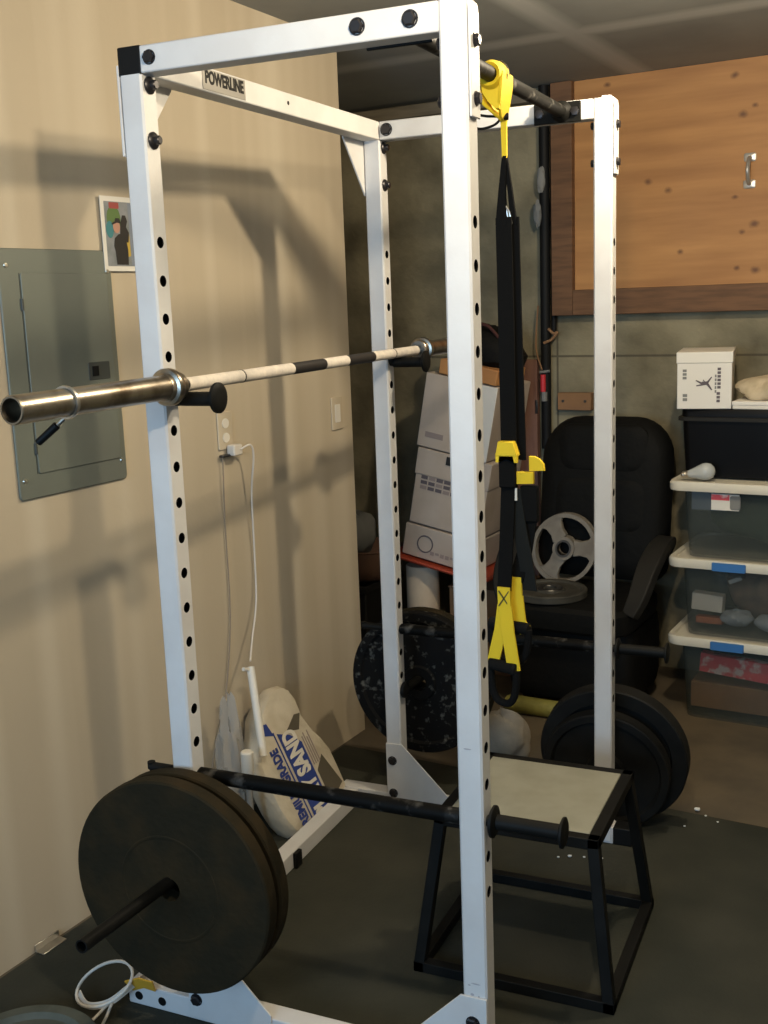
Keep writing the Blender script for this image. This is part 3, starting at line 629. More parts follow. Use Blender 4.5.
# ------------------------------------------------------------------ step-up box
pb0 = thing('step_box', 'black-framed plyometric step box with pale top under the near safety bar', 'step box', (.63, .57, F))
ht = .398; tb, bb = .186, .232; r = .0135
def sq(a, b): 
    d = (Vector(b)-Vector(a)).normalized(); return a, b
T = [(sx*tb, sy*tb, ht-.022) for sx, sy in ((-1, -1), (1, -1), (1, 1), (-1, 1))]; Bt = [(sx*bb, sy*bb, r) for sx, sy in ((-1, -1), (1, -1), (1, 1), (-1, 1))]
bm = BM(); box(bm, -tb+.014, tb-.014, -tb+.014, tb-.014, ht-.022, ht); obj('step_top', bm, 'boxtop', pb0, bevel=.002)
def square_bar(bm, a, b, r):
    a = Vector(a); b = Vector(b); d = (b-a).normalized(); up = Vector((0, 0, 1))
    if abs(d.z) > .8: up = Vector((1, 0, 0))
    s = d.cross(up).normalized(); u = s.cross(d)
    vs = [[bm.verts.new(p + s*i*r + u*j*r) for i, j in ((-1, -1), (1, -1), (1, 1), (-1, 1))] for p in (a, b)]
    for k in range(4): bm.faces.new((vs[0][k], vs[0][(k+1) % 4], vs[1][(k+1) % 4], vs[1][k]))
    bm.faces.new(vs[0][::-1]); bm.faces.new(vs[1])
for i in range(4):
    bm = BM(); square_bar(bm, T[i], Bt[i], r); obj('leg', bm, 'bsteel', pb0, bevel=.002)
    j = (i+1) % 4
    e = (Vector(Bt[j])-Vector(Bt[i])).normalized()*r
    bm = BM(); square_bar(bm, Vector(Bt[i])-e, Vector(Bt[j])+e, r); obj('base_bar', bm, 'bsteel', pb0, bevel=.002)
    zt = Vector((0, 0, .008)); bm = BM(); square_bar(bm, Vector(T[i])+zt-e, Vector(T[j])+zt+e, r); obj('top_rim', bm, 'bsteel', pb0, bevel=.002)

# ------------------------------------------------------------------ sand bag and plastic bits between wall and rack
# bag leans back on the wall: local x = along the wall (v), local y = up the slope, local z = out of the face
sl = math.atan2(.42, .20)
bz = Vector((0, 0, 0))
bagm = Matrix.Translation(RM(.288, 0, F+.012)) @ Matrix.Rotation(RZ, 4, 'Z')
sd = Vector((-cos(sl), 0, sin(sl))); nd = Vector((sin(sl), 0, cos(sl)))
M4 = Matrix(((0, sd.x, nd.x, 0), (1, sd.y, nd.y, 0), (0, sd.z, nd.z, 0), (0, 0, 0, 1)))
sb = thing('sand_bag', 'slumped white plastic sand bag with blue lettering leaning on the wall', 'sand bag')
sb.matrix_world = bagm @ M4
out = [(-.84, .010), (-.78, .004), (-.70, .004), (-.60, .004), (-.55, .012), (-.522, .04), (-.522, .10), (-.524, .175), (-.545, .225), (-.570, .262), (-.592, .325), (-.588, .385), (-.602, .422), (-.630, .442), (-.668, .446), (-.702, .436), (-.735, .415), (-.772, .392), (-.80, .35), (-.84, .30), (-.872, .25), (-.878, .18), (-.872, .10), (-.86, .05)]
bm = BM(); puff(bm, out, [(.80, -.105), (.93, -.085), (1.0, -.045), (.985, -.018), (.94, -.004), (.86, .0)], lambda x, y, d: (x, y, d)); bag = obj('bag_body', bm, 'bagw', sb)
# text axis runs from the lower right corner to the upper left
xa = Vector((-.035, 1, 0)).normalized(); ya = Vector((-xa.y, xa.x, 0))
up_ = Vector((-1, -.035, 0)).normalized()
def bagpoly(poly, m, name, k):
    bm = BM(); prism(bm, poly, lambda x, y, q: (x, y, .0008+.0005*k+.0004*q)); return obj(name, bm, m, sb)
org = Vector((-.652, .012, 0))
def tp(a, b): p = org + xa*a + up_*b; return (p.x, p.y)
bagpoly([tp(.0, -.008), tp(.235, -.008), tp(.275, .03), tp(.30, .085), tp(.0, .085)], 'bagblue', 'blue_band', 0)
bagpoly([tp(.0, .096), tp(.31, .096), tp(.31, .102), tp(.0, .102)], 'bagblue', 'blue_stripe', 0)
def bagtext(s, m, a, b, w, h, fat, k): 
    p = org + xa*a + up_*b; lettering('lettering', s, m, sb, (p.x, p.y, .002+.0005*k), xa, up_, w, h, fat)
bagtext('PLAY SAND', 'bagwhite', .004, .004, .288, .072, .045, 1)
bagtext('PREMIUM GRADE', 'bagblue', -.004, .112, .27, .040, .04, 1)
bagpoly([tp(.30, .10), tp(.345, .11), tp(.35, .145), tp(.315, .14)], 'bagblue', 'blue_patch', 0)
for i, w in enumerate((.11, .12, .10, .12)):
    bagpoly([tp(.15, -.016-.011*i), tp(.15+w*.9, -.016-.011*i), tp(.15+w*.9, -.021-.011*i), tp(.15, -.021-.011*i)], 'printf', 'small_print', 1)
bagpoly([tp(.02, -.02), tp(.13, -.02), tp(.165, -.07), tp(.05, -.108)], 'bagdk', 'clear_window', 1)
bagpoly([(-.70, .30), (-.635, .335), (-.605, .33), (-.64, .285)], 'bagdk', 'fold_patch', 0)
# white plastic tube, small bottle and crumpled wrap beside the bag
tb_ = thing('plastic_tube', 'white plastic tube leaning over the sand bag with a cord at its top', 'tube', RM(.195, -.872, .262), RZ)
TD = Vector((-.09, .079, .244))
bm = BM(); cyl(bm, (0, 0, 0), TD, .0125, seg=16); obj('tube_body', bm, 'plastw', tb_)
bm = BM(); cyl(bm, TD*.97, TD*.97 + Vector((-.002, -.034, .012)), .006, seg=12); obj('spout', bm, 'plastw', tb_)
bt = thing('plastic_cap_pipe', 'short white capped plastic stub left of the leaning tube', 'pipe', RM(.19, -.945, F), RZ)
bm = BM(); lathe(bm, [(0, .245), (.017, .245), (.019, .248), (.019, .313), (.016, .317), (0, .317)], seg=24); obj('cap', bm, 'plastw', bt)
bm = BM(); lathe(bm, [(0, 0), (.010, 0), (.010, .246), (0, .246)], seg=16); obj('stem', bm, 'mesh_grey', bt)
cw = obj('plastic_wrap', (lambda b: (blob(b, (0, 0, .19), .04, .035, .20, 20, 14, .5, 3), b)[1])(BM()), 'clear'); cw.location = RM(.080, -.885, F); cw.rotation_euler = (0, 0, RZ)
tag(cw, 'crumpled clear plastic wrap beside the white tube at the wall', 'plastic wrap')

# ================================================================== BACK OF THE ROOM
def rthing(name, label, cat, u, v, z, rz=0, group=None): return thing(name, label, cat, RM(u, v, z), RZ+rz, group)
# --- leaning carton stack on a red tray
TL = radians(11)
SO = RM(-.19, .70, .515)
def stack_m(x, h, d=0, yaw=0): return Matrix.Translation(SO) @ Matrix.Rotation(RZ, 4, 'Z') @ Matrix.Rotation(TL, 4, 'Y') @ Matrix.Translation((x, d, h)) @ Matrix.Rotation(yaw, 4, 'Z')
def carton(name, label, x, h, w, dp, ht, m, yaw=0, d=0, lid=0):
    t = thing(name, label, 'box', group=None); t.matrix_world = stack_m(x, h, d, yaw)
    bm = BM(); box(bm, 0, w, 0, dp, 0, ht); obj('carton_body', bm, m, t, bevel=.004)
    if lid:
        bm = BM(); box(bm, -.004, w+.004, -.004, dp+.004, ht-lid, ht+.004); obj('carton_lid', bm, m, t, bevel=.003)
    return t
def mark(t, poly, m, name, k=0):
    bm = BM(); prism(bm, poly, lambda x, y, q: (x, -.0012-.0006*q-.0005*k, y)); return obj(name, bm, m, t)
R4 = lambda x0, x1, y0, y1: [(x0, y0), (x1, y0), (x1, y1), (x0, y1)]
c3 = carton('carton', 'white carton with ring logo, lowest of the leaning stack', .0, .004, .345, .33, .140, 'carton')
ring_o = [(.105+.036*cos(2*pi*i/28), .068+.036*sin(2*pi*i/28)) for i in range(28)]
bm = BM(); pts = [(x, -.0015, y) for x, y in ring_o]; tube(bm, pts, .0028, 6, True); obj('ring_logo', bm, 'print', c3)
for i in range(7): mark(c3, R4(.135+.024*i, .153+.024*i, .027+(.006 if i % 3 == 1 else 0), .043), 'printf', 'logo_print')
c2 = carton('carton', 'white carton with dark printed lines, middle of the leaning stack', .012, .152, .335, .33, .325, 'carton', yaw=.02, lid=.11)
mark(c2, R4(.135, .22, .282, .318), 'tapeb', 'dark_label', 12)
for r_ in range(3):
    for i in range(6): mark(c2, R4(.03+.036*i, .06+.036*i, .155+.022*r_, .17+.022*r_), 'print' if (i+r_) % 3 else 'printf', 'printed_line', 0)
mark(c2, R4(.15, .21, .235, .243), 'printf', 'printed_line')
c1 = carton('carton', 'plain white carton with faint stains, upper of the leaning stack', -.004, .486, .33, .33, .312, 'carton', yaw=-.015)
mark(c1, R4(.035, .12, .045, .068), 'printf', 'faded_stamp'); mark(c1, R4(.165, .185, .02, .075), 'print', 'small_mark')
bm = BM(); box(bm, .26, .332, -.006, -.001, .0, .31); obj('side_flap', bm, 'boxw', c1, bevel=.002)
c0 = carton('carton', 'flat orange-brown carton lying atop the white leaning cartons', .05, .803, .27, .25, .062, 'cartono', yaw=-.06)
bm = BM(); puff(bm, [(cos(a)*.16, sin(a)*.11) for a in [2*pi*i/28 for i in range(28)]], [(.8, 0), (.96, .02), (1, .06), (.93, .10), (.72, .135), (.4, .15)], lambda x, y, d: (x + .02*sin(d*40), y, d), .004)
t = thing('cloth_bag', 'dark round cloth bag on top of the leaning cartons', 'bag'); t.matrix_world = stack_m(.20, .868, .12)
obj('bag_body', bm, 'leather', t)
bm = BM(); tube(bm, smooth_path([(-.08, -.06, .12), (-.05, -.085, .155), (.02, -.09, .16), (.07, -.07, .12)]), .007); obj('bag_handle', bm, mat('dark_red_cloth', (.05, .012, .010), .8), t)
ty = thing('tray', 'shallow tray with red rim carrying the leaning cartons', 'tray'); ty.matrix_world = stack_m(0, 0)
bm = BM(); puff(bm, rrect(-.035, .42, -.05, .38, .05), [(.94, -.014), (.97, -.012), (1, -.003), (1.0, .002), (.985, .002), (.95, -.003)], lambda x, y, d: (x, y, d)); obj('pan', bm, 'red', ty)
bm = BM(); tube(bm, [(x, y, .0) for x, y in rrect(-.037, .422, -.052, .382, .052)], .006, 8, True); obj('rim', bm, 'red', ty)
rl = rthing('paper_roll', 'upright cream roll standing under the red tray', 'roll', -.125, .765, FC)
bm = BM(); lathe(bm, [(.018, .474), (.018, .0), (.070, 0), (.072, .003), (.072, .471), (.070, .474), (.018, .474)], seg=40); obj('roll_body', bm, 'roll', rl)
ub = rthing('carton', 'large brown cardboard box under the red tray, right of the cream roll', 'box', -.015, .80, FC)
bm = BM(); box(bm, 0, .31, 0, .3, 0, .375); obj('carton_body', bm, 'cartonb', ub, bevel=.004)
bm = BM(); box(bm, 0, .31, -.012, .30, .376, .381); obj('carton_flap', bm, 'cartonb', ub, bevel=.001)
bm = BM(); box(bm, .13, .18, -.002, -.0005, 0, .374); obj('packing_tape', bm, mat('brown_tape', (.33, .2, .1), .4), ub)
dc = rthing('crate', 'dark plastic crate in the shaded recess beyond the wall end', 'crate', -.47, .72, FC)
bm = BM(); box(bm, -.15, .15, -.12, .2, 0, .39); obj('crate_body', bm, 'armrest', dc, bevel=.008)
bm = BM(); box(bm, -.16, .16, -.13, .21, .36, .39); obj('crate_rim', bm, 'armrest', dc, bevel=.005)
tu = rthing('tub', 'rounded brown plastic tub on the dark crate beyond the wall end', 'tub', -.40, .76, FC+.39)
bm = BM(); lathe(bm, [(0, 0), (.09, 0), (.125, .02), (.15, .07), (.158, .14), (.165, .145), (.158, .15), (.15, .145), (.14, .07), (.10, .02), (0, .015)], seg=40); obj('tub_body', bm, 'terra', tu)
ck = obj('cloth_scrap', (lambda b: (blob(b, (0, 0, .05), .09, .08, .10, 20, 12, .3, 9), b)[1])(BM()), 'mesh_grey'); ck.location = RM(-.46, .76, FC+.49+.045); tag(ck, 'grey cloth scrap heaped in the brown tub', 'cloth')

# --- black hanging pipe with straps, wood post, block on the wall
pp = rthing('hanging_pole', 'black pole on the back wall with grey clips and a red tag', 'pole', .30, 1.165, .93)
bm = BM(); cyl(bm, (0, 0, 0), (.0, 0, CEIL-.93), .022, seg=18); obj('pole_body', bm, 'pipe', pp)
bm = BM(); cyl(bm, (.034, .01, .5), (.034, .01, CEIL-.93), .012, seg=14); obj('second_rod', bm, 'pipe', pp)
for z, dx in ((1.14, -.005), (1.0, -.022)):
    bm = BM(); blob(bm, (dx, -.025, z), .018, .012, .05, 14, 10, .3, int(z*100)); obj('clip', bm, 'mesh_grey', pp)
bm = BM(); cyl(bm, (-.004, -.026, .25), (-.004, -.026, .325), .012, seg=12); obj('red_tag', bm, 'tagred', pp, bevel=.002)
bm = BM(); cyl(bm, (0, -.022, .21), (0, -.022, .25), .013, seg=12); obj('grey_clip', bm, 'mesh_grey', pp)
bm = BM(); cyl(bm, (-.02, -.022, .335), (.025, -.022, .34), .006, seg=8); obj('grey_clip', bm, 'mesh_grey', pp)
bm = BM(); tube(bm, smooth_path([(.02, -.02, .52), (.045, -.022, .50), (.06, -.02, .505), (.035, -.022, .475), (.0, -.024, .46)]), .006); obj('side_hook', bm, 'cartonb', pp)
bm = BM(); tube(bm, smooth_path([(-.03, -.01, .62), (-.04, -.01, .5), (-.038, -.012, .42), (-.01, -.02, .345)]), .0035); obj('thin_cord', bm, 'cartonb', pp)
wp = rthing('wood_plank', 'reddish-brown plank leaning upright against the back wall beside the black pole', 'plank', .215, 1.165, FC)
bm = BM(); box(bm, -.048, .048, -.018, .018, 0, 1.335); obj('board', bm, 'woodpost', wp, bevel=.003)
bm = BM(); box(bm, .04, .052, -.022, -.017, 1.1, 1.16); obj('metal_tab', bm, 'dkmetal', wp, bevel=.002)
wb = rthing('wood_block', 'small brown wood block fixed to the wall above the chair', 'wood block', .43, 1.178, 1.10)
bm = BM(); box(bm, -.075, .075, -.02, .02, 0, .075); obj('block', bm, 'cartonb', wb, bevel=.003)
bm = BM(); cyl(bm, (-.05, -.024, .04), (-.05, -.018, .04), .006, seg=10); cyl(bm, (.05, -.024, .04), (.05, -.018, .04), .006, seg=10); obj('screws', bm, 'dkmetal', wb)

# --- desk chair
ch = rthing('desk_chair', 'black padded high-back office chair at the back wall', 'chair', .648, .72, FC)
def bo(w, z0, z1, r1, r0): # backrest outline
    pts = []
    for cx, cz, r_, a0 in ((w-r1, z1-r1, r1, 0), (-w+r1, z1-r1, r1, 90), (-w+r0, z0+r0, r0, 180), (w-r0, z0+r0, r0, 270)):
        for k in range(8): a = radians(a0+90*k/7); pts.append((cx+r_*cos(a), cz+r_*sin(a)))
    return pts
rec = radians(8)
def backmap(x, z, d): return (x, .15 + (z-.45)*math.tan(rec) - d, z)
bm = BM(); puff(bm, bo(.270, .46, 1.115, .16, .07), [(.9, -.065), (.99, -.045), (1, -.01), (.97, .03), (.88, .055), (.7, .064)], backmap); bk = obj('backrest', bm, 'leather', ch)
for z0, z1, w in ((.9, 1.09, .19), (.66, .88, .20)):
    bm = BM(); puff(bm, rrect(-w, w, z0, z1, .06), [(1, .045), (.99, .056), (.9, .066), (.7, .07)], backmap); obj('back_cushion', bm, 'leather', bk)
bm = BM(); puff(bm, rrect(-.26, .26, -.32, .15, .09), [(.9, .35), (.98, .365), (1, .40), (.99, .435), (.93, .452), (.75, .458)], lambda x, y, d: (x, y, d)); obj('seat', bm, 'leather', ch)
bm = BM(); puff(bm, rrect(-.255, .255, -.24, .16, .05), [(.93, .06), (.97, .075), (1, .12), (1, .30), (.97, .352)], lambda x, y, d: (x, y, d)); obj('under_seat_block', bm, 'leather', ch)  # black block filling the space below the seat
for sx in (-1, 1):
    for sy in (-.17, .10):
        bm = BM(); lathe(bm, [(0, 0), (.02, 0), (.024, .01), (.022, .062), (0, .062)], (sx*.19, sy, 0), seg=16); obj('foot', bm, 'black', ch)
for s in (-1, 1):
    bm = BM(); ribbon(bm, smooth_path([(s*.25, -.25, .43), (s*.275, -.22, .50), (s*.285, -.14, .585), (s*.288, -.03, .635), (s*.285, .10, .645), (s*.27, .17, .60)]), [Vector((1, -.2*s, 0))]*41, .075, .045, [.05+.03*sin(pi*min(1, i/40)) for i in range(41)]); obj('armrest', bm, 'armrest', ch, bevel=.012, seg=3)
# grip plate leaning on the chair, another plate flat on the seat
gp = rthing('grip_plate', 'grey three-spoke weight plate propped against the chair back', 'weight plate', .535, .765, .585)
def gmap(x, y, k): return (x, -.014 + .03*k + y*.30, y)
bm = BM(); R_ = .137
def annulus_sector(bm, r0, r1, a0, a1, t0, t1, n=16):
    ring = []
    for i in range(n+1):
        a = a0+(a1-a0)*i/n; ring.append([bm.verts.new((r*cos(a), y + r*sin(a)*.30, r*sin(a))) for r, y in ((r0, t0), (r1, t0), (r1, t1), (r0, t1))])
    for p, q in zip(ring[:-1], ring[1:]):
        for k in range(4): bm.faces.new((p[k], p[(k+1) % 4], q[(k+1) % 4], q[k]))
    return ring
annulus_sector(bm, R_-.016, R_, 0, 2*pi, -.02, .012, 64)
obj('rim', bm, 'steelgrey', gp)
bm = BM(); annulus_sector(bm, .027, .046, 0, 2*pi, -.022, .016, 40); obj('hub', bm, 'steelgrey', gp)
bm = BM(); annulus_sector(bm, .026, .034, 0, 2*pi, -.0235, .0, 40); obj('hub_bore', bm, 'dkmetal', gp)
for a in (2, 122, 242):
    a = radians(a); bm = BM()
    p = []
    for rr, wd in ((.04, .032), (.07, .027), (.10, .034), (.126, .062)):
        for s in (-1, 1): p.append((rr*cos(a)-s*wd*sin(a), rr*sin(a)+s*wd*cos(a)))
    poly = [p[0], p[2], p[4], p[6], p[7], p[5], p[3], p[1]]
    prism(bm, poly, lambda x, y, k: (x, -.016+.026*k + y*.30, y)); obj('spoke', bm, 'steelgrey', gp, bevel=.003)
fp = rthing('weight_plate', 'dull grey plate lying flat on the chair seat', 'weight plate', .555, .545, FC+.458+.0155)
bm = BM(); lathe(bm, plate_profile(.145, .03, .02, .5), seg=56); obj('plate_body', bm, 'dullplate', fp)
bm = BM(); lathe(bm, [(.052, .015), (.05, .018), (.03, .018), (.028, .0152)], seg=32); obj('hub_ring', bm, 'dkmetal', fp)
# yellow-green folded tarp, white bag, crumbs
gt = obj('rolled_tarp', (lambda b: (lathe(b, [(.004, -.27), (.03, -.275), (.036, -.26), (.034, -.1), (.037, .05), (.034, .2), (.036, .265), (.03, .275), (.004, .27)], (0, 0, .034), (1, 0, 0), 24), b)[1])(BM()), 'green')
gt.location = RM(.69, .44, FC); gt.rotation_euler = (0, 0, RZ+.03); tag(gt, 'rolled yellow-green tarp on the floor before the desk chair', 'tarp')
wbg = obj('plastic_bag', (lambda b: (blob(b, (0, 0, .075), .10, .07, .10, 26, 16, .32, 5, .74), b)[1])(BM()), 'rag'); wbg.location = RM(.585, -.01, FC); tag(wbg, 'crumpled whitish bag on the floor behind the step box', 'bag')
for x, y, s in ((.90, 1.42, .009), (.93, 1.39, .004), (.97, 1.36, .0035), (.88, 1.30, .0035), (.60, 1.00, .006), (.57, .985, .004), (.64, 1.01, .004), (.69, 1.02, .0035), (.80, 1.08, .005)):
    b = BM(); blob(b, (0, 0, s*.6), s, s*.8, s*.6, 10, 6, .3, int(x*1000)); o = obj('foam_crumb', b, 'foamspeck'); o.location = (x, y, F); tag(o, 'tiny white foam crumb on the mat near the leaning plates', 'crumb', 'foam crumbs on the mat')

# --- storage bins
def bin_(name, label, u0, u1, v0, v1, z0, z1, lidlabel=True, latch=True):
    t = rthing(name, label, 'storage bin', (u0+u1)/2, (v0+v1)/2, z0, 0, 'clear bins stacked by the chair'); w = (u1-u0)/2; d = (v1-v0)/2; h = z1-z0
    bm = BM(); n = 0; prof = [(.90, .004), (.93, .0), (.94, .02), (1, h-.03)]; inn = [(.992, h-.03), (.932, .022), (.90, .008)]
    o_ = rrect(-w+.014, w, -d, d, .04); rings = []
    for s, z in prof+inn: rings.append([bm.verts.new((x*s, y*s, z)) for x, y in o_])
    m_ = len(o_)
    for a, b in zip(rings[:-1], rings[1:]):
        for i in range(m_): bm.faces.new((a[i], a[(i+1) % m_], b[(i+1) % m_], b[i]))
    bm.faces.new(rings[0][::-1]); bm.faces.new(rings[-1])
    obj('bin_body', bm, 'bin', t, bevel=0)
    bm = BM(); puff(bm, rrect(-w-.035, w+.035, -d-.03, d+.03, .05), [(.97, h-.034), (.995, h-.034), (1, h-.028), (1, h-.008), (.985, h), (.93, h), (.92, h-.006)], lambda x, y, q: (x, y, q)); ld = obj('lid', bm, 'lid', t)
    if latch:
        bm = BM(); puff(bm, rrect(-w+.135, -w+.257, h-.036, h-.005, .004), [(1, 0), (1, .006), (.94, .010)], lambda x, y, q: (x, -d-.028-q, y)); obj('latch', bm, 'blue', t)
        bm = BM(); puff(bm, rrect(-w+.142, -w+.25, h-.062, h-.037, .004), [(1, 0), (.95, .004)], lambda x, y, q: (x, -d*.99-.004-q, y)); obj('latch_tab', bm, 'bin', t)
    return t
BU0, BU1, BV0, BV1 = 1.022, 1.622, .655, 1.09
bin_('storage_bin', 'clear bin with white lid and red-pink box inside, lowest of the stack', BU0, BU1, BV0, BV1, FC, .312)
bin_('storage_bin', 'clear bin with white lid and brown bag inside, middle of the stack', BU0, BU1, BV0, BV1, .313, .614)
b3 = bin_('storage_bin', 'clear bin with dark cloth inside, uppermost of the clear stack', BU0, BU1, BV0, BV1, .615, .903, latch=False)
bm = BM(); box(bm, -.178, -.078, -.2195, -.218, .185, .245); obj('label', bm, 'paper', b3)
bm = BM(); box(bm, -.178, -.113, -.2205, -.2195, .222, .243); obj('label_band', bm, 'contred', b3)
bm = BM(); puff(bm, rrect(-.111, -.073, .188, .24, .008), [(1, 0), (.9, .003)], lambda x, y, q: (x, -.2195-q, y)); obj('label_window', bm, 'mesh_grey', b3)
# contents
def inside(name, label, cat, bm, m, u, v, z, rot=(0, 0, 0)):
    o = obj(name, bm, m, None, bevel=.003); o.location = RM(u-.043, v, z); o.rotation_euler = (rot[0], rot[1], RZ+rot[2]); return tag(o, label, cat)
bm = BM(); box(bm, 0, .49, 0, .3, 0, .10); inside('carton', 'brown cardboard box inside the lowest clear bin', 'box', bm, 'cartonb', 1.11, .705, FC+.03)
bm = BM(); box(bm, 0, .46, 0, .04, 0, .075); inside('flat_box', 'red and pink printed flat box tilted inside the lowest clear bin', 'box', bm, 'contred', 1.145, .685, .165, (0, radians(4), 0))
bm = BM(); blob(bm, (0, 0, 0), .19, .12, .105, 26, 14, .25, 21); inside('bag', 'brown leathery bag inside the middle clear bin', 'bag', bm, 'conttan', 1.40, .87, .46)
bm = BM(); box(bm, 0, .115, 0, .05, 0, .065); inside('small_box', 'small white box at the left in the middle clear bin', 'box', bm, 'paper', 1.105, .71, .40, (0, radians(3), 0))
for i, (u, v, z) in enumerate(((1.27, .74, .375), (1.40, .73, .37), (1.53, .74, .375))):
    bm = BM(); blob(bm, (0, 0, 0), .06, .05, .03, 18, 10, .3, 40+i); inside('plastic_pouch', ('pale blue plastic pouch, leftmost at the bottom of the middle bin', 'pale blue plastic pouch, second from left in the middle bin', 'pale blue plastic pouch, rightmost in the middle bin')[i], 'pouch', bm, 'contblue', u, v, z)
bm = BM(); box(bm, -.05, .05, 0, .04, 0, .025); inside('orange_item', 'small orange pack on the floor of the middle clear bin', 'pack', bm, 'contorange', 1.17, .72, .345)
bm = BM(); box(bm, -.025, .025, 0, .004, -.008, .008); inside('price_tag', 'small white tag tilted on the brown bag in the middle bin', 'tag', bm, 'paper', 1.265, .715, .525, (0, -radians(25), 0))
bm = BM(); blob(bm, (0, 0, 0), .22, .14, .095, 26, 14, .25, 31); inside('cloth_bundle', 'dark green cloth bundle inside the uppermost clear bin', 'cloth', bm, 'contgreen', 1.38, .875, .745)
bm = BM(); box(bm, 0, .13, 0, .06, 0, .07); inside('grey_pouch', 'pale blue-grey pack at the left of the uppermost clear bin', 'pack', bm, 'contblue', 1.10, .71, .785)
# black tote
TZ = .904
tt = rthing('tote_box', 'black plastic tote on top of the clear bins', 'tote', 1.262, .915, TZ)
bm = BM(); puff(bm, rrect(-.255, .33, -.175, .175, .03), [(.94, 0), (.96, .004), (1, .20), (1.0, .215)], lambda x, y, d: (x, y, d)); obj('tote_body', bm, 'tote', tt)
bm = BM(); puff(bm, rrect(-.27, .345, -.19, .19, .035), [(1, .212), (1, .222), (1.0, .225), (.985, .226)], lambda x, y, d: (x, y, d)); obj('rim', bm, 'armrest', tt)
bm = BM(); puff(bm, rrect(-.258, .333, -.178, .178, .03), [(1, .225), (1, .25), (.98, .256)], lambda x, y, d: (x, y, d)); obj('lid', bm, 'tote', tt)
TT = TZ+.2565
# shoe box with jumping-figure emblem
sh = rthing('shoe_box', 'white shoe box with jumping-figure emblem on the black tote', 'box', 1.062, .885, TT, radians(11))
bm = BM(); box(bm, -.097, .097, -.16, .16, 0, .205); obj('box_body', bm, 'boxw', sh, bevel=.003)
bm = BM(); box(bm, -.100, .100, -.163, .163, .168, .209); obj('lid', bm, 'boxlid', sh, bevel=.003)
def sm(poly, m, name): 
    bm = BM(); prism(bm, poly, lambda x, y, q: (x, -.1602-.0008*q, y)); return obj(name, bm, m, sh)
bm = BM()
def limb(a, b, r0, r1):
    ax = Vector((a[0], -.1612, a[1])); bx_ = Vector((b[0], -.1612, b[1])); d = (bx_-ax).normalized(); n_ = Vector((d.z, 0, -d.x))
    vs = [ax+n_*r0, ax-n_*r0, bx_-n_*r1, bx_+n_*r1]; f = [bm.verts.new(p) for p in vs]; g_ = [bm.verts.new(p+Vector((0, -.0008, 0))) for p in vs]
    for k in range(4): bm.faces.new((f[k], f[(k+1) % 4], g_[(k+1) % 4], g_[k]))
    bm.faces.new(f[::-1]); bm.faces.new(g_)
limb((-.008, .094), (.012, .096), .007, .006)      # torso lies sideways: the box stands on its side
limb((-.008, .094), (-.03, .106), .004, .002); limb((-.006, .09), (-.028, .086), .003, .002)
limb((.01, .096), (.026, .118), .004, .002); limb((.01, .094), (.027, .070), .005, .002); limb((.002, .098), (-.004, .108), .002, .0015)
obj('jumping_emblem', bm, 'print', sh)
for x, z0, z1, w in ((.052, .075, .155, .006), (.050, .025, .066, .006), (.040, .06, .13, .003), (-.07, .11, .15, .007), (-.068, .03, .06, .008)):
    n = max(2, int((z1-z0)/.012))
    for i in range(n):
        za = z0+(z1-z0)*i/n; sm([(x-w, za), (x+w, za), (x+w, za+(z1-z0)/n*.72), (x-w, za+(z1-z0)/n*.72)], 'print' if w > .0055 and x > 0 else 'mesh_grey', 'side_print')
pbx = rthing('flat_box', 'thin white box lying on the tote right of the shoe box', 'box', 1.362, .86, TT)
bm = BM(); box(bm, -.17, .2, -.12, .12, 0, .026); obj('box_body', bm, 'paper', pbx, bevel=.003)
bm = BM(); box(bm, -.172, .202, -.122, .122, .014, .029); obj('lid', bm, 'boxw', pbx, bevel=.003)
rg = obj('cloth_bundle', (lambda b: (blob(b, (0, 0, .042), .15, .10, .050, 30, 18, .5, 15, .8), b)[1])(BM()), 'ragc'); rg.location = RM(1.362, .85, TT+.029); tag(rg, 'crumpled beige cloth on the thin white box', 'cloth')
lb = rthing('light_bulb', 'frosted light bulb lying on the top bin lid before the black tote', 'light bulb', 1.115, .685, .903)
bm = BM(); dirb = Vector((-1, .02, -.19)).normalized(); lathe(bm, [(0, -.034), (.014, -.031), (.026, -.022), (.032, -.006), (.032, .006), (.028, .02), (.02, .042), (.0145, .06), (.013, .066)], (0, 0, .0325), dirb, 28); obj('glass', bm, 'bulb', lb)
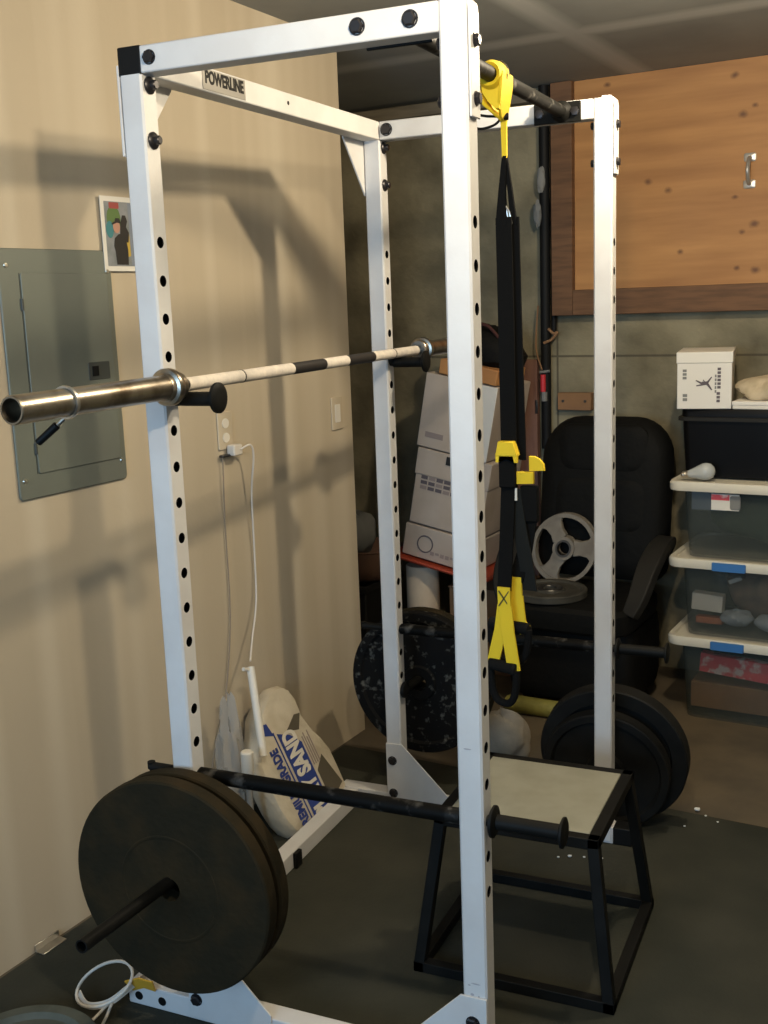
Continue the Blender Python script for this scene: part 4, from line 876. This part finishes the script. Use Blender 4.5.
bm = BM(); lathe(bm, [(.0135, .064), (.0138, .07), (.0125, .073), (.0138, .076), (.0125, .080), (.0135, .084), (.008, .092), (0, .094)], (0, 0, .0325), dirb, 20); obj('screw_base', bm, 'brass', lb)

# ================================================================== LIGHT
def point(loc, power, col, r):
    l = bpy.data.lights.new('bulb', 'POINT'); l.energy = power; l.color = col; l.shadow_soft_size = r
    o = bpy.data.objects.new('ceiling_lamp_light', l); COL.objects.link(o); o.location = loc; return o
point((.99, .90, 2.31), 42, (1, .84, .60), .035)
point((1.05, -.75, 2.243), 42, (1, .84, .60), .03)
a = bpy.data.lights.new('garage_door_daylight', 'AREA'); a.shape = 'RECTANGLE'; a.size = 2.4; a.size_y = 1.1; a.energy = 90; a.color = (.44, .70, 1)
o = bpy.data.objects.new('garage_door_daylight', a); COL.objects.link(o); o.location = RM(1.35, -6.0, 1.75); o.rotation_euler = (pi/2, 0, RZ)
w = bpy.data.worlds.new('World'); SC.world = w; w.use_nodes = True
w.node_tree.nodes['Background'].inputs[0].default_value = (.7, .85, 1, 1); w.node_tree.nodes['Background'].inputs[1].default_value = .035

# ================================================================== CAMERA
cd = bpy.data.cameras.new('camera'); cam = bpy.data.objects.new('camera', cd); COL.objects.link(cam); SC.camera = cam
cd.sensor_fit = 'HORIZONTAL'; cd.sensor_width = 36; cd.lens = 36*1111.006/768; cd.clip_start = .05
yaw, pit, rol = -.420606788, .188911826, -.0373797129
fw = Vector((sin(yaw)*cos(pit), cos(yaw)*cos(pit), -sin(pit))); rt = Vector((cos(yaw), -sin(yaw), 0)); up = rt.cross(fw)
r2 = rt*cos(rol)+up*sin(rol); u2 = -rt*sin(rol)+up*cos(rol)
mw = Matrix((( r2.x, u2.x, -fw.x, 1.35932720), (r2.y, u2.y, -fw.y, -1.92853957), (r2.z, u2.z, -fw.z, 1.60040336), (0, 0, 0, 1)))
cam.matrix_world = mw
vs = SC.view_settings
SC.display_settings.display_device = 'sRGB'
vs.view_transform = 'Standard'; vs.look = 'None'; vs.gamma = 1; vs.use_curve_mapping = False; vs.exposure = .42
